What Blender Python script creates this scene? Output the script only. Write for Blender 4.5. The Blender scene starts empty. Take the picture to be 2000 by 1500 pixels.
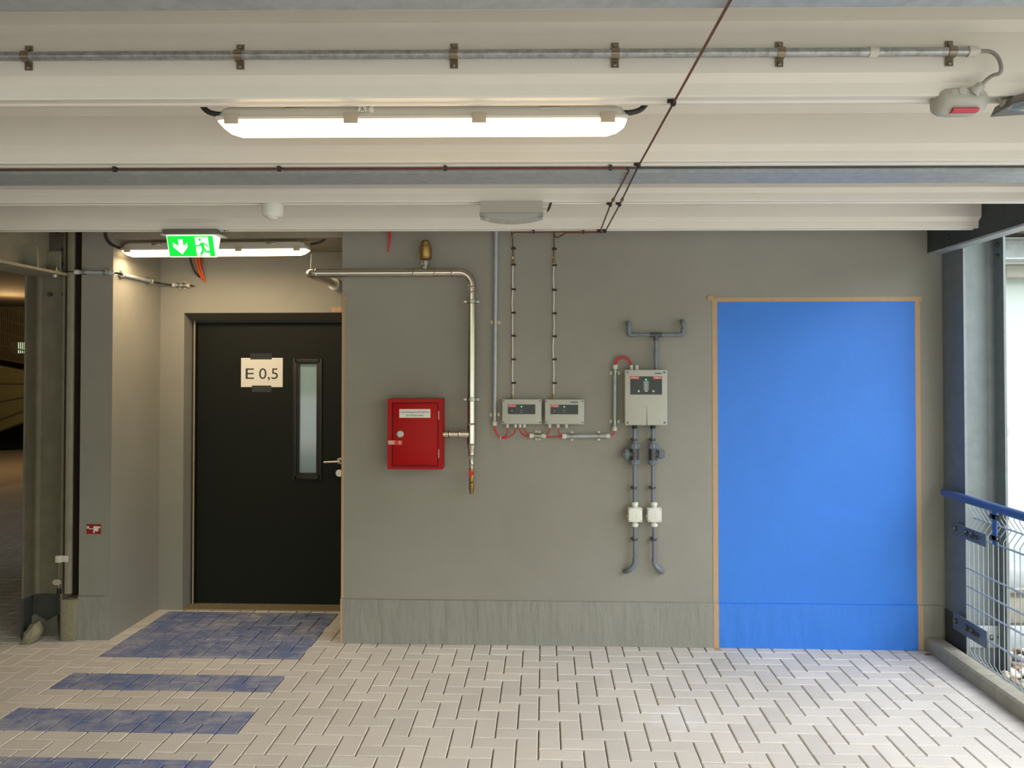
import bpy, bmesh, math, random
from mathutils import Vector, Matrix
random.seed(7)
S = bpy.context.scene
COL = S.collection
PI = math.pi
# ------------------------------------------------------------------ camera
f = 1600.0; H = 1.75
TH = math.atan(62 / f); PH = math.radians(1.0)
CY = 725 - f * math.sqrt(1 + (62 / f) ** 2) * math.tan(PH)
ct, st, cp, sp = math.cos(TH), math.sin(TH), math.cos(PH), math.sin(PH)
RV = Vector((ct, st, 0)); FV = Vector((-st * cp, ct * cp, sp)); UV_ = Vector((st * sp, -ct * sp, cp))
cd = bpy.data.cameras.new('camera'); cam = bpy.data.objects.new('camera', cd); COL.objects.link(cam)
cd.sensor_fit = 'HORIZONTAL'; cd.sensor_width = 36; cd.lens = 36 * f / 2000
cd.shift_y = (CY - 750) / 2000; cd.clip_start = 0.05; cd.clip_end = 300
cam.location = (0, 0, H); cam.rotation_euler = (PI / 2 + PH, 0, TH)
S.camera = cam


def D(px, py):
    return FV + (px - 1000) / f * RV - (py - CY) / f * UV_


def U(px, py, d):                      # a point of the photo measured on the upright plane y = d
    a = D(px, py); return Vector((0, 0, H)) + a * (d / a.y)


def Z(px, py, z=0.0):                  # ... on a level plane
    a = D(px, py); return Vector((0, 0, H)) + a * ((z - H) / a.z)


# ------------------------------------------------------------------ materials
def lin(c):
    return tuple(((v / 255) / 12.92 if v / 255 <= 0.04045 else ((v / 255 + 0.055) / 1.055) ** 2.4) for v in c)


def mat(name, rgb, rough=0.5, metal=0.0, var=0.0, vscale=8.0, bump=0.0, bscale=60.0, stretch=None,
        emit=None, estr=0.0, bdist=0.01, alpha=None, trans=0.0, spec=None, ior=None):
    m = bpy.data.materials.new(name); m.use_nodes = True
    nt = m.node_tree; b = nt.nodes['Principled BSDF']
    c = lin(rgb)
    b.inputs['Base Color'].default_value = (*c, 1)
    b.inputs['Roughness'].default_value = rough; b.inputs['Metallic'].default_value = metal
    if spec is not None: b.inputs['Specular IOR Level'].default_value = spec
    if ior is not None: b.inputs['IOR'].default_value = ior
    if trans: b.inputs['Transmission Weight'].default_value = trans
    if emit is not None:
        b.inputs['Emission Color'].default_value = (*lin(emit), 1); b.inputs['Emission Strength'].default_value = estr
    if alpha is not None: b.inputs['Alpha'].default_value = alpha
    geo = None
    if var or bump:
        geo = nt.nodes.new('ShaderNodeNewGeometry')
        mp = nt.nodes.new('ShaderNodeMapping'); mp.vector_type = 'POINT'
        nt.links.new(geo.outputs['Position'], mp.inputs['Vector'])
        if stretch: mp.inputs['Scale'].default_value = stretch
    if var:
        n = nt.nodes.new('ShaderNodeTexNoise'); n.inputs['Scale'].default_value = vscale; n.inputs['Detail'].default_value = 6
        n.inputs['Roughness'].default_value = 0.65
        nt.links.new(mp.outputs[0], n.inputs['Vector'])
        r = nt.nodes.new('ShaderNodeMapRange'); r.inputs['From Min'].default_value = 0.3; r.inputs['From Max'].default_value = 0.7
        r.inputs['To Min'].default_value = 1 - var; r.inputs['To Max'].default_value = 1 + var
        nt.links.new(n.outputs['Fac'], r.inputs['Value'])
        mx = nt.nodes.new('ShaderNodeVectorMath'); mx.operation = 'SCALE'; mx.inputs[0].default_value = c
        nt.links.new(r.outputs[0], mx.inputs['Scale']); nt.links.new(mx.outputs[0], b.inputs['Base Color'])
    if bump:
        n2 = nt.nodes.new('ShaderNodeTexNoise'); n2.inputs['Scale'].default_value = bscale; n2.inputs['Detail'].default_value = 5
        nt.links.new(mp.outputs[0], n2.inputs['Vector'])
        bp = nt.nodes.new('ShaderNodeBump'); bp.inputs['Strength'].default_value = bump; bp.inputs['Distance'].default_value = bdist
        nt.links.new(n2.outputs['Fac'], bp.inputs['Height']); nt.links.new(bp.outputs[0], b.inputs['Normal'])
    return m


M = dict(
    wall=mat('grey_wall_paint', (146, 143, 134), 0.75, var=0.07, vscale=1.4, bump=0.13, bscale=110),
    plinth=mat('grey_trowelled_plinth', (142, 140, 132), 0.62, var=0.06, vscale=3, bump=0.55, bscale=5, stretch=(3.2, 3.2, 1.0), bdist=.025),
    blue=mat('blue_wall_paint', (50, 122, 220), 0.55, var=0.05, vscale=2.5, bump=0.1, bscale=80),
    blueplinth=mat('blue_trowelled_paint', (50, 122, 220), 0.5, var=0.04, vscale=3, bump=0.5, bscale=4.5, stretch=(3.2, 3.2, 1.0), bdist=.025),
    deck=mat('coated_white_steel_deck', (226, 221, 211), 0.42, var=0.02, vscale=3),
    concrete=mat('bare_concrete', (150, 142, 128), 0.85, var=0.14, vscale=6, bump=0.4, bscale=40),
    fixplate=mat('dull_zinc_plate', (112, 124, 132), 0.5, 0.4, var=0.08, vscale=20),
    kerb=mat('concrete_kerb', (158, 154, 138), 0.85, var=0.14, vscale=14, bump=0.4, bscale=120),
    galv=mat('galvanised_steel', (176, 182, 184), 0.55, 0.35, var=0.14, vscale=25),
    galvspot=mat('spangled_galvanised_steel', (165, 168, 168), 0.42, 0.8, var=0.3, vscale=45),
    column=mat('dull_galvanised_column', (132, 140, 142), 0.55, 0.55, var=0.1, vscale=12),
    columnwarm=mat('weathered_galvanised_column', (150, 145, 128), 0.6, 0.25, var=0.12, vscale=10),
    beamdark=mat('dark_galvanised_beam', (66, 71, 71), 0.65, 0.3, var=0.15, vscale=9),
    coat=mat('bitumen_coat', (62, 62, 60), 0.7, 0.0, var=0.12, vscale=14, bump=0.3),
    stainless=mat('stainless_steel', (205, 200, 188), 0.24, 1.0, var=0.05, vscale=12),
    clampsteel=mat('plated_clamp_steel', (172, 168, 158), 0.35, 0.9),
    darkclamp=mat('burnished_clamp_steel', (142, 130, 114), 0.36, 0.9),
    brass=mat('brass', (156, 126, 76), 0.38, 0.9, var=0.15, vscale=60),
    copper=mat('copper_tube', (112, 72, 56), 0.5, 0.6, var=0.15, vscale=40),
    black=mat('black_plastic', (26, 25, 24), 0.5),
    cable=mat('black_cable', (44, 42, 38), 0.55),
    greycable=mat('grey_cable', (150, 146, 138), 0.5),
    redcable=mat('red_cable', (196, 44, 46), 0.45),
    orangecable=mat('orange_cable', (226, 92, 24), 0.45),
    hose=mat('clear_white_hose', (214, 212, 204), 0.35),
    red=mat('red_powder_coat', (168, 3, 5), 0.42, spec=.22, var=0.03, vscale=10),
    redsticker=mat('red_sticker', (206, 40, 40), 0.45),
    darkred=mat('dark_red_print', (150, 22, 18), 0.4),
    white=mat('white_plastic', (226, 224, 216), 0.42),
    offwhite=mat('off_white_plastic', (206, 202, 192), 0.45),
    paper=mat('white_paper', (232, 228, 220), 0.7),
    gland=mat('light_grey_gland', (206, 204, 196), 0.42),
    lightbox=mat('light_grey_housing', (179, 178, 168), 0.45, var=0.02, vscale=20),
    clip=mat('beige_clip', (178, 164, 146), 0.5),
    panel=mat('black_display_film', (34, 37, 40), 0.3),
    greyprint=mat('grey_print', (128, 130, 130), 0.5),
    paleprint=mat('pale_print', (210, 210, 205), 0.5),
    darkprint=mat('dark_print', (52, 50, 50), 0.6),
    plate=mat('grey_name_plate', (150, 152, 160), 0.45),
    screw=mat('dark_screw', (92, 90, 84), 0.4, 0.6),
    pvc=mat('grey_pvc', (112, 120, 128), 0.36, var=0.03, vscale=20),
    pvcdark=mat('dark_grey_pvc', (72, 76, 82), 0.4),
    sleeve=mat('smoky_valve_body', (66, 68, 76), 0.25, var=0.5, vscale=90),
    door=mat('black_green_door_paint', (22, 24, 18), 0.6, spec=.25, var=0.06, vscale=5),
    doorframe=mat('dark_door_frame', (27, 28, 22), 0.5),
    glass=mat('door_glass', (128, 150, 162), 0.05, 0.0, ior=1.7),
    steelhandle=mat('brushed_steel', (190, 182, 168), 0.3, 1.0),
    tape=mat('tan_masking_tape', (184, 152, 118), 0.7, var=0.05, vscale=30),
    cleartape=mat('clear_tape', (38, 39, 31), 0.3),
    reveal=mat('raw_lintel_mortar', (92, 84, 70), 0.9, var=0.15, vscale=30),
    bead=mat('pale_plaster_bead', (160, 150, 126), 0.8),
    checker=mat('sandy_checker_plate', (150, 136, 106), 0.6, 0.2, var=0.12, vscale=30),
    handrail=mat('blue_handrail_paint', (62, 96, 152), 0.38, var=0.05, vscale=20),
    wire=mat('galvanised_wire', (176, 184, 194), 0.42, 0.6),
    bolt=mat('bolt_steel', (120, 118, 112), 0.4, 0.9),
    rubble=mat('mortar_lump', (142, 134, 112), 0.9, var=0.15, vscale=30, bump=0.5, bscale=60),
    pebblew=mat('white_pebble', (214, 208, 182), 0.6),
    facade=mat('white_facade_panel', (206, 208, 202), 0.5, var=0.02),
    screen=mat('frosted_glass_screen', (196, 206, 204), 0.3, 0.0),
    farbrown=mat('far_grey_paving', (176, 168, 156), 0.8, var=0.1, vscale=3),
    parapet=mat('olive_ramp_cladding', (120, 116, 80), 0.8, var=0.1, vscale=2),
    farwire=mat('far_fence_wire', (120, 112, 90), 0.5, 0.4),
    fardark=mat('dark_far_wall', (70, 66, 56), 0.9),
    leaf=mat('dry_brown_leaf', (112, 62, 40), 0.7),
    clearlens=mat('clear_polycarbonate', (176, 176, 172), 0.1, 0.0, alpha=0.5),
    redlens=mat('red_beacon_lens', (204, 70, 84), 0.3),
    reflector=mat('bright_reflector', (205, 214, 220), 0.2, 0.9),
    led=mat('green_indicator', (60, 255, 140), 0.4, emit=(60, 255, 150), estr=1.4),
    tube=mat('lit_diffuser', (255, 246, 228), 0.4, emit=(255, 222, 170), estr=6.0),
    signgreen=mat('lit_green_sign', (0, 190, 60), 0.4, emit=(0, 214, 56), estr=1.0),
    signwhite=mat('lit_white_sign', (235, 250, 225), 0.4, emit=(226, 250, 214), estr=1.1),
)


# ------------------------------------------------------------------ mesh building
OFF = {}


class MB:
    def __init__(s): s.b = bmesh.new()

    def _post(s, vs, bev=0, seg=2):
        if bev:
            es = list({e for v in vs for e in v.link_edges})
            bmesh.ops.bevel(s.b, geom=es, offset=bev, segments=seg, affect='EDGES', profile=0.5)
        return s

    def box(s, a, c, bev=0, seg=2, rot=None):
        a = Vector(a); c = Vector(c); mid = (a + c) / 2; sz = c - a
        m = Matrix.Translation(mid)
        if rot is not None: m = m @ rot
        m = m @ Matrix.Diagonal((abs(sz.x), abs(sz.y), abs(sz.z), 1))
        r = bmesh.ops.create_cube(s.b, size=1, matrix=m)
        return s._post(r['verts'], bev, seg)

    def rect(s, p0, p1, d0, d1, bev=0):   # photo corners measured on plane d0, running back to depth d1
        a = U(*p0, d0); c = U(*p1, d0)
        return s.box((min(a.x, c.x), d0, min(a.z, c.z)), (max(a.x, c.x), d1, max(a.z, c.z)), bev)

    def cyl(s, p0, p1, r0, r1=None, seg=24, cap=True):
        p0 = Vector(p0); p1 = Vector(p1); r1 = r0 if r1 is None else r1
        ax = (p1 - p0); L = ax.length; ax.normalize()
        q = ax.to_track_quat('Z', 'Y').to_matrix().to_4x4()
        m = Matrix.Translation((p0 + p1) / 2) @ q
        bmesh.ops.create_cone(s.b, cap_ends=cap, cap_tris=False, segments=seg, radius1=r0, radius2=r1, depth=L, matrix=m)
        return s

    def lathe(s, p0, ax, prof, seg=28):    # prof: (distance along axis, radius)
        p0 = Vector(p0); ax = Vector(ax).normalized()
        q = ax.to_track_quat('Z', 'Y').to_matrix()
        rings = []
        for t, r in prof:
            rings.append([s.b.verts.new(p0 + ax * t + q @ Vector((r * math.cos(2 * PI * k / seg), r * math.sin(2 * PI * k / seg), 0))) for k in range(seg)])
        for a, b in zip(rings, rings[1:]):
            for k in range(seg):
                s.b.faces.new((a[k], a[(k + 1) % seg], b[(k + 1) % seg], b[k]))
        s.b.faces.new(rings[0][::-1]); s.b.faces.new(rings[-1])
        return s

    def tube(s, pts, r, seg=14, sub=0, cap=True):
        P = [Vector(p) for p in pts]
        for _ in range(sub):                # corner cutting
            Q = [P[0]]
            for a, b in zip(P, P[1:]): Q += [a * 0.75 + b * 0.25, a * 0.25 + b * 0.75]
            P = Q + [P[-1]]
        rs = r if isinstance(r, (list, tuple)) else [r] * len(P)
        n = len(P); up = None; rings = []
        for i in range(n):
            t = (P[min(i + 1, n - 1)] - P[max(i - 1, 0)]).normalized()
            if up is None:
                up = Vector((0, 0, 1)) if abs(t.z) < 0.9 else Vector((0, 1, 0))
            x = up - t * up.dot(t); x.normalize(); y = t.cross(x); up = x
            rings.append([s.b.verts.new(P[i] + (x * math.cos(2 * PI * k / seg) + y * math.sin(2 * PI * k / seg)) * rs[i]) for k in range(seg)])
        for a, b in zip(rings, rings[1:]):
            for k in range(seg): s.b.faces.new((a[k], a[(k + 1) % seg], b[(k + 1) % seg], b[k]))
        if cap: s.b.faces.new(rings[0][::-1]); s.b.faces.new(rings[-1])
        return s

    def prism(s, poly, o, X, Y, N, t0, t1):  # flat outline in axes X, Y, given thickness along N
        o = Vector(o); X = Vector(X); Y = Vector(Y); N = Vector(N)
        a = [s.b.verts.new(o + X * u + Y * v + N * t0) for u, v in poly]
        b = [s.b.verts.new(o + X * u + Y * v + N * t1) for u, v in poly]
        n = len(poly)
        s.b.faces.new(a[::-1]); s.b.faces.new(b)
        for k in range(n): s.b.faces.new((a[k], a[(k + 1) % n], b[(k + 1) % n], b[k]))
        return s

    def sph(s, c, r, sc=(1, 1, 1), seg=16):
        bmesh.ops.create_uvsphere(s.b, u_segments=seg, v_segments=max(6, seg // 2), radius=r, matrix=Matrix.Translation(Vector(c)) @ Matrix.Diagonal((*sc, 1)))
        return s

    def loft(s, rings):
        R = [[s.b.verts.new(p) for p in r] for r in rings]
        n = len(R[0])
        for a, b in zip(R, R[1:]):
            for k in range(n): s.b.faces.new((a[k], a[(k + 1) % n], b[(k + 1) % n], b[k]))
        s.b.faces.new(R[0][::-1]); s.b.faces.new(R[-1])
        return s

    def text(s, txt, o, X, Y, N, h, thick=0.0006, width=None, bold=0.0):
        cu = bpy.data.curves.new('t', 'FONT'); cu.body = txt; cu.size = 1; cu.align_x = 'CENTER'; cu.align_y = 'CENTER'
        cu.extrude = 0; cu.offset = bold; cu.resolution_u = 4
        ob = bpy.data.objects.new('t', cu); COL.objects.link(ob)
        dg = bpy.context.evaluated_depsgraph_get(); me = bpy.data.meshes.new_from_object(ob.evaluated_get(dg))
        bpy.data.objects.remove(ob); bpy.data.curves.remove(cu)
        xs = [v.co.x for v in me.vertices]; k = h / 0.72
        kx = k if width is None else width / (max(xs) - min(xs))
        o = Vector(o); X = Vector(X); Y = Vector(Y); N = Vector(N)
        vs = [s.b.verts.new(o + X * v.co.x * kx + Y * v.co.y * k + N * thick) for v in me.vertices]
        for p in me.polygons:
            try: s.b.faces.new([vs[i] for i in p.vertices])
            except ValueError: pass
        bpy.data.meshes.remove(me)
        return s

    def build(s, name, m, parent=None, label=None, smooth=True, angle=35, recalc=True):
        if recalc: bmesh.ops.recalc_face_normals(s.b, faces=s.b.faces[:])
        me = bpy.data.meshes.new(name)
        if parent is not None: off = OFF[parent.name]
        else:
            xs = [v.co for v in s.b.verts]
            lo = Vector([min(v[i] for v in xs) for i in range(3)]); hi = Vector([max(v[i] for v in xs) for i in range(3)])
            off = Vector(((lo.x + hi.x) / 2, (lo.y + hi.y) / 2, lo.z))
        for v in s.b.verts: v.co -= off
        s.b.to_mesh(me); s.b.free()
        if smooth:
            me.polygons.foreach_set('use_smooth', [True] * len(me.polygons)); me.set_sharp_from_angle(angle=math.radians(angle))
        me.materials.append(M[m] if isinstance(m, str) else m)
        o = bpy.data.objects.new(name, me); COL.objects.link(o)
        OFF[o.name] = off
        if parent is not None: o.parent = parent
        else: o.location = off
        if label: o['label'] = label
        return o


def tag(o, label, cat, group=None, kind=None):
    o['label'] = label; o['category'] = cat
    if group: o['group'] = group
    if kind: o['kind'] = kind
    return o


def thing(name, label, cat, loc, group=None):
    o = bpy.data.objects.new(name, None); COL.objects.link(o); o.location = loc; o.empty_display_size = 0.05
    OFF[o.name] = Vector(loc)
    return tag(o, label, cat, group)


def struct(mb, name, m, parent=None, **k):
    o = mb.build(name, m, parent, **k)
    if parent is None: o['kind'] = 'structure'
    return o


def dup(root, loc, label, group=None):
    r = root.copy(); COL.objects.link(r); r.location = loc; r['label'] = label
    if group: r['group'] = group
    for ch in list(root.children):
        c = ch.copy(); COL.objects.link(c); c.parent = r
        for g in ch.children:
            e = g.copy(); COL.objects.link(e); e.parent = c
    return r


X1, Y1, Z1 = Vector((1, 0, 0)), Vector((0, 1, 0)), Vector((0, 0, 1))
NF = Vector((0, -1, 0))                # towards the camera from the wall

AL = 0.026; XP = 0.4                      # the deck ribs run very slightly askew to the wall
W = 5.27; W2 = 5.94; WD = 6.09         # wall face, niche back wall, door leaf
ZD = H + 0.80                          # underside of the deck ribs
DK = [4.604 - 0.737 * k for k in range(15)]
YE = DK[-1] - 0.3


def wp(px, py, off): return U(px, py, W - off)


# ------------------------------------------------------------------ floor
XB = 2.262; CUX = U(1807, 1265, W).x


def floor_material():
    m = bpy.data.materials.new('herringbone_pavers'); m.use_nodes = True; nt = m.node_tree; L = nt.links; N = nt.nodes.new
    b = nt.nodes['Principled BSDF']; b.inputs['Roughness'].default_value = 0.8
    g = N('ShaderNodeNewGeometry'); sx = N('ShaderNodeSeparateXYZ'); L.new(g.outputs['Position'], sx.inputs[0])
    at = N('ShaderNodeAttribute'); at.attribute_name = 'tone'

    def mth(op, a, bb=None):
        n = N('ShaderNodeMath'); n.operation = op
        for i, v in enumerate((a, bb)):
            if v is None: continue
            if isinstance(v, (int, float)): n.inputs[i].default_value = v
            else: L.new(v, n.inputs[i])
        return n.outputs[0]

    def noise(scale, det=5, rough=0.6):
        n = N('ShaderNodeTexNoise'); n.inputs['Scale'].default_value = scale; n.inputs['Detail'].default_value = det
        n.inputs['Roughness'].default_value = rough; L.new(g.outputs['Position'], n.inputs['Vector']); return n.outputs['Fac']

    def rng(v, a, c):                    # 1 inside a..c, soft edge
        return mth('MULTIPLY', mth('GREATER_THAN', v, a), mth('LESS_THAN', v, c))

    def rmap(v, a, c, d, e):
        n = N('ShaderNodeMapRange'); L.new(v, n.inputs[0])
        for i, q in enumerate((a, c, d, e)): n.inputs[i + 1].default_value = q
        return n.outputs[0]
    inx = rng(sx.outputs['X'], PX0, PX1)
    ms = None
    for a, c in PY:
        q = rng(sx.outputs['Y'], a, c); ms = q if ms is None else mth('ADD', ms, q)
    mask = mth('MULTIPLY', inx, ms)
    wear = rmap(mth('ADD', mth('MULTIPLY', noise(9, 7, 0.7), 0.6), mth('MULTIPLY', noise(2.2, 3), 0.4)), 0.36, 0.56, 0.42, 0.92)
    fac = mth('MULTIPLY', mask, wear)
    # concrete tone: per paver value, blotches, fine grain
    val = mth('MULTIPLY', at.outputs['Fac'], mth('MULTIPLY', rmap(noise(1.3, 4), 0.3, 0.7, 0.93, 1.07), rmap(noise(160, 3), 0.25, 0.75, 0.9, 1.1)))
    base = N('ShaderNodeVectorMath'); base.operation = 'SCALE'; base.inputs[0].default_value = lin((212, 206, 198)); L.new(val, base.inputs['Scale'])
    # one pale efflorescence patch and a fainter one by the wall
    def blob(c, r):
        v = N('ShaderNodeVectorMath'); v.operation = 'DISTANCE'; L.new(g.outputs['Position'], v.inputs[0]); v.inputs[1].default_value = c
        return rmap(mth('ADD', v.outputs['Value'], mth('MULTIPLY', mth('SUBTRACT', noise(12, 4), 0.5), r * 1.6)), r * 0.35, r, 1, 0)
    pale = mth('MAXIMUM', mth('MULTIPLY', blob(Z(1320, 1402), 0.22), 0.75), mth('MULTIPLY', blob(Z(1215, 1325), 0.2), 0.3))
    mp = N('ShaderNodeMix'); mp.data_type = 'RGBA'; L.new(pale, mp.inputs['Factor']); L.new(base.outputs[0], mp.inputs['A'])
    mp.inputs['B'].default_value = (*lin((226, 224, 220)), 1)
    mx = N('ShaderNodeMix'); mx.data_type = 'RGBA'; L.new(fac, mx.inputs['Factor']); L.new(mp.outputs['Result'], mx.inputs['A'])
    mx.inputs['B'].default_value = (*lin((94, 112, 162)), 1)
    L.new(mx.outputs['Result'], b.inputs['Base Color'])
    bp = N('ShaderNodeBump'); bp.inputs['Strength'].default_value = 0.2; bp.inputs['Distance'].default_value = 0.004
    L.new(noise(220, 3), bp.inputs['Height']); L.new(bp.outputs[0], b.inputs['Normal'])
    return m


PX0, PX1 = Z(145, 1313).x, Z(557, 1320).x
PY = [(Z(580, 1288).y, W2 - 0.04), (Z(525, 1352).y, Z(557, 1320).y), (Z(465, 1434).y, Z(495, 1390).y), (Z(415, 1485).y - 0.24, Z(415, 1485).y)]
C = 0.1042
px_lim = -2.9
ox = Z(1051, 1486).x; oy = Z(990, 1461).y
verts, faces, tones = [], [], []


def paver(x0, x1, y0, y1):
    gap = 0.003; ch = 0.004
    x0 += gap; x1 -= gap; y0 += gap; y1 -= gap
    if x1 - x0 < 0.012 or y1 - y0 < 0.012: return
    i = len(verts); t = random.uniform(0.93, 1.06); dz = random.uniform(-0.0012, 0)
    for z, e in ((-0.03, 0), (-ch + dz, 0), (dz, ch)):
        verts.extend([(x0 + e, y0 + e, z), (x1 - e, y0 + e, z), (x1 - e, y1 - e, z), (x0 + e, y1 - e, z)])
    for k in range(2):
        for j in range(4):
            a = i + 4 * k + j; b2 = i + 4 * k + (j + 1) % 4; faces.append((a, b2, b2 + 4, a + 4))
    faces.append((i + 8, i + 9, i + 10, i + 11)); tones.extend([t] * 12)


FX0, FX1, FY0, FY1 = -8.2, XB, 1.2, 13.0
for cx in range(int((FX0 - ox) / C) - 2, int((FX1 - ox) / C) + 2):
    for cy in range(int((FY0 - oy) / C) - 2, int((FY1 - oy) / C) + 2):
        k = (cx - cy + 3) % 4
        if k == 0: r = (cx, cx + 2, cy, cy + 1)
        elif k == 2: r = (cx, cx + 1, cy - 1, cy + 1)
        else: continue
        x0, x1, y0, y1 = ox + r[0] * C, ox + r[1] * C, oy + r[2] * C, oy + r[3] * C
        x0, x1 = max(x0, FX0), min(x1, FX1); y0, y1 = max(y0, FY0), min(y1, FY1)
        if x1 > x0 and y1 > y0 and not (y0 > 6.6 and x0 > px_lim): paver(x0, x1, y0, y1)
y = FY0
while y < W:                              # straight border course along the kerb
    paver(XB, CUX + 0.01, y, min(y + C, W)); y += C
me = bpy.data.meshes.new('floor'); me.from_pydata(verts, [], faces)
at = me.attributes.new('tone', 'FLOAT', 'POINT'); at.data.foreach_set('value', tones)
me.materials.append(floor_material())
fl = bpy.data.objects.new('floor', me); COL.objects.link(fl); fl['kind'] = 'structure'
OFF[fl.name] = Vector((0, 0, 0))
sand = mat('joint_sand', (132, 122, 102), 0.95, var=0.25, vscale=20)
MB().box((-8.2, 1.2, -0.08), (CUX + 0.06, 13.0, -0.013)).build('joint_bed', sand, fl)
MB().box((-20, -8, -0.09), (FX0, 30, -0.002)).box((FX0, 13.0, -0.09), (-1, 30, -0.002)).box((FX0, -8, -0.09), (2.5, 1.2, -0.002)).build('far_paving', 'farbrown', fl)
g = MB().box((-60, -60, -0.45), (60, 60, -0.35)); o = struct(g, 'ground_outside', mat('outdoor_ground', (165, 163, 155), 0.9, var=0.1, vscale=1))

# ------------------------------------------------------------------ walls
nx0 = U(217, 1000, W).x; nx1 = U(667, 900, W).x; px0 = U(156, 900, W).x; wx1 = 2.62
struct(MB().box((nx1, W, 0), (wx1, 6.5, 3.1)), 'wall_center', 'wall')
struct(MB().box((px0, W, 0), (nx0, 6.5, 3.1)), 'wall_left', 'wall')
zt = U(360, 611, W2).z; jx0 = U(358, 900, W2).x; jx1 = U(705, 900, W2).x
nb = MB().box((nx0, W2, 0), (jx0, 6.5, 3.1)).box((jx1, W2, 0), (nx1, 6.5, 3.1))
zb = U(380, 626, WD - 0.02).z
nb.prism([(W2, zt), (W2, 3.1), (6.5, 3.1), (6.5, zb), (WD - 0.02, zb)], (jx0, 0, 0), Y1, Z1, X1, 0, jx1 - jx0)
struct(nb, 'wall_niche', 'wall')
rv = MB().prism([(W2 - 0.001, zt - 0.001), (WD - 0.02, zb - 0.001), (WD - 0.02, zb - 0.004), (W2 - 0.001, zt - 0.004)], (jx0 + 0.001, 0, 0), Y1, Z1, X1, 0, jx1 - jx0 - 0.002)
struct(rv, 'trim_1', 'reveal')
struct(MB().box((nx0, W + 0.01, H + 0.873), (nx1, 6.5, 3.1)), 'ceiling_niche', 'concrete')
# trowelled plinth
zp = U(1000, 1173, W - 0.012).z
bx0 = U(1402, 900, W).x; bx1 = U(1789, 900, W).x
TP = 0.011


def plinth(name, x0, x1, m, parent=None):
    b = MB(); b.prism([(0, 0), (-TP, 0), (-TP, zp - 0.006), (-0.001, zp), (0, zp)], (x0, W, 0), Y1, Z1, X1, 0, x1 - x0)
    return b.build(name, m, parent)


o = plinth('baseboard_center', nx1, bx0 - 0.001, 'plinth'); o['kind'] = 'structure'
o = plinth('baseboard_right', bx1 + 0.001, 2.5, 'plinth'); o['kind'] = 'structure'
o = plinth('baseboard_left', px0, nx0, 'plinth'); o['kind'] = 'structure'
# blue painted field
bt = U(1600, 589, W).z
bp = thing('painted_panel', 'tall bright blue painted rectangle on the grey wall, reaching the floor beside the railing', 'painted panel', ((bx0 + bx1) / 2, W, 0))
MB().box((bx0, W - 0.0012, zp), (bx1, W - 0.0002, bt)).build('paint_field', 'blue', bp)
plinth('painted_plinth', bx0, bx1, 'blueplinth', bp)
# masking tape
TG = 'strips of tan masking tape'


def tape(name, mbx, label): return tag(mbx.build(name, 'tape'), label, 'masking tape', TG)


def wallstrip(x0, x1, z1):
    return MB().box((x0, W - 0.0022, zp - 0.003), (x1, W - 0.0012, z1)).box((x0, W - TP - 0.0016, 0.0), (x1, W - TP - 0.0004, zp - 0.004))


tl0 = U(1392, 900, W).x; tr1 = U(1799, 900, W).x
t = wallstrip(tl0, bx0, U(1400, 583, W).z)
t.box((tl0, W - 0.06, 0.0005), (bx0 + 0.004, W - TP, 0.0015))
tape('masking_tape', t, 'upright tan masking tape along the left edge of the blue rectangle')
tape('masking_tape', wallstrip(bx1, tr1, U(1797, 580, W).z), 'upright tan masking tape along the right edge of the blue rectangle')
t = MB().box((bx0 - 0.012, W - 0.0032, bt), (tr1 + 0.012, W - 0.0022, U(1600, 580, W).z))
a = U(1381, 579, W); c = U(1394, 588, W)
t.prism([(0, 0), (0.04, 0.002), (0.042, -0.026), (0.008, -0.028), (0, -0.022)], (a.x, W - 0.012, a.z), X1, Z1, Y1, 0, 0.0015)
tape('masking_tape', t, 'level tan masking tape along the top edge of the blue rectangle')
zc = U(672, 577, W).z
t = MB().box((nx1 - 0.0015, W - 0.0014, zp), (nx1 + 0.017, W - 0.0003, zc)).box((nx1 - 0.0015, W - 0.0014, zp), (nx1 - 0.0003, W + 0.02, zc))
t.box((nx1 - 0.0015, W - TP - 0.0016, 0), (nx1 + 0.010, W - TP - 0.0004, zp)).box((nx1 + 0.01, W - 0.008, zc - 0.03), (nx1 + 0.036, W - 0.004, zc - 0.006))
tape('masking_tape', t, 'long tan masking tape down the wall corner right of the dark door')
a = U(647, 600, W2); c = U(700, 609, W2)
tape('masking_tape', MB().box((a.x, W2 - 0.002, c.z), (c.x, W2 - 0.0004, a.z)), 'short tan masking tape stub above the top right of the dark door')

# ------------------------------------------------------------------ door
dx0 = U(380, 900, WD - 0.03).x
dr = bpy.data.objects.new('door_1', None); COL.objects.link(dr); dr.location = ((dx0 + jx1) / 2, WD, 0); OFF['door_1'] = Vector(dr.location)
dr['kind'] = 'structure'
lf0 = U(385, 900, WD); ltop = U(500, 632, WD).z; lbot = U(500, 1180, WD).z
lf = MB()
g0, g1 = U(573, 701, WD), U(629, 936, WD)
gx0, gx1, gz0, gz1 = g0.x + 0.035, g1.x - 0.035, g1.z + 0.045, g0.z - 0.03
lf.box((lf0.x, WD, lbot), (gx0, WD + 0.05, ltop)).box((gx1, WD, lbot), (jx1 - 0.03, WD + 0.05, ltop))
lf.box((gx0, WD, lbot), (gx1, WD + 0.05, gz0)).box((gx0, WD, gz1), (gx1, WD + 0.05, ltop))
leaf = lf.build('door_leaf', 'door', dr)
fr = MB().box((dx0, WD - 0.03, 0.0), (lf0.x - 0.004, WD + 0.08, zb - 0.001)).box((dx0, WD - 0.03, ltop + 0.004), (jx1, WD + 0.08, zb - 0.001)).box((jx1 - 0.02, WD - 0.03, 0), (jx1, WD + 0.08, zb - 0.001))
fr.build('door_frame', 'doorframe', dr)
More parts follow.
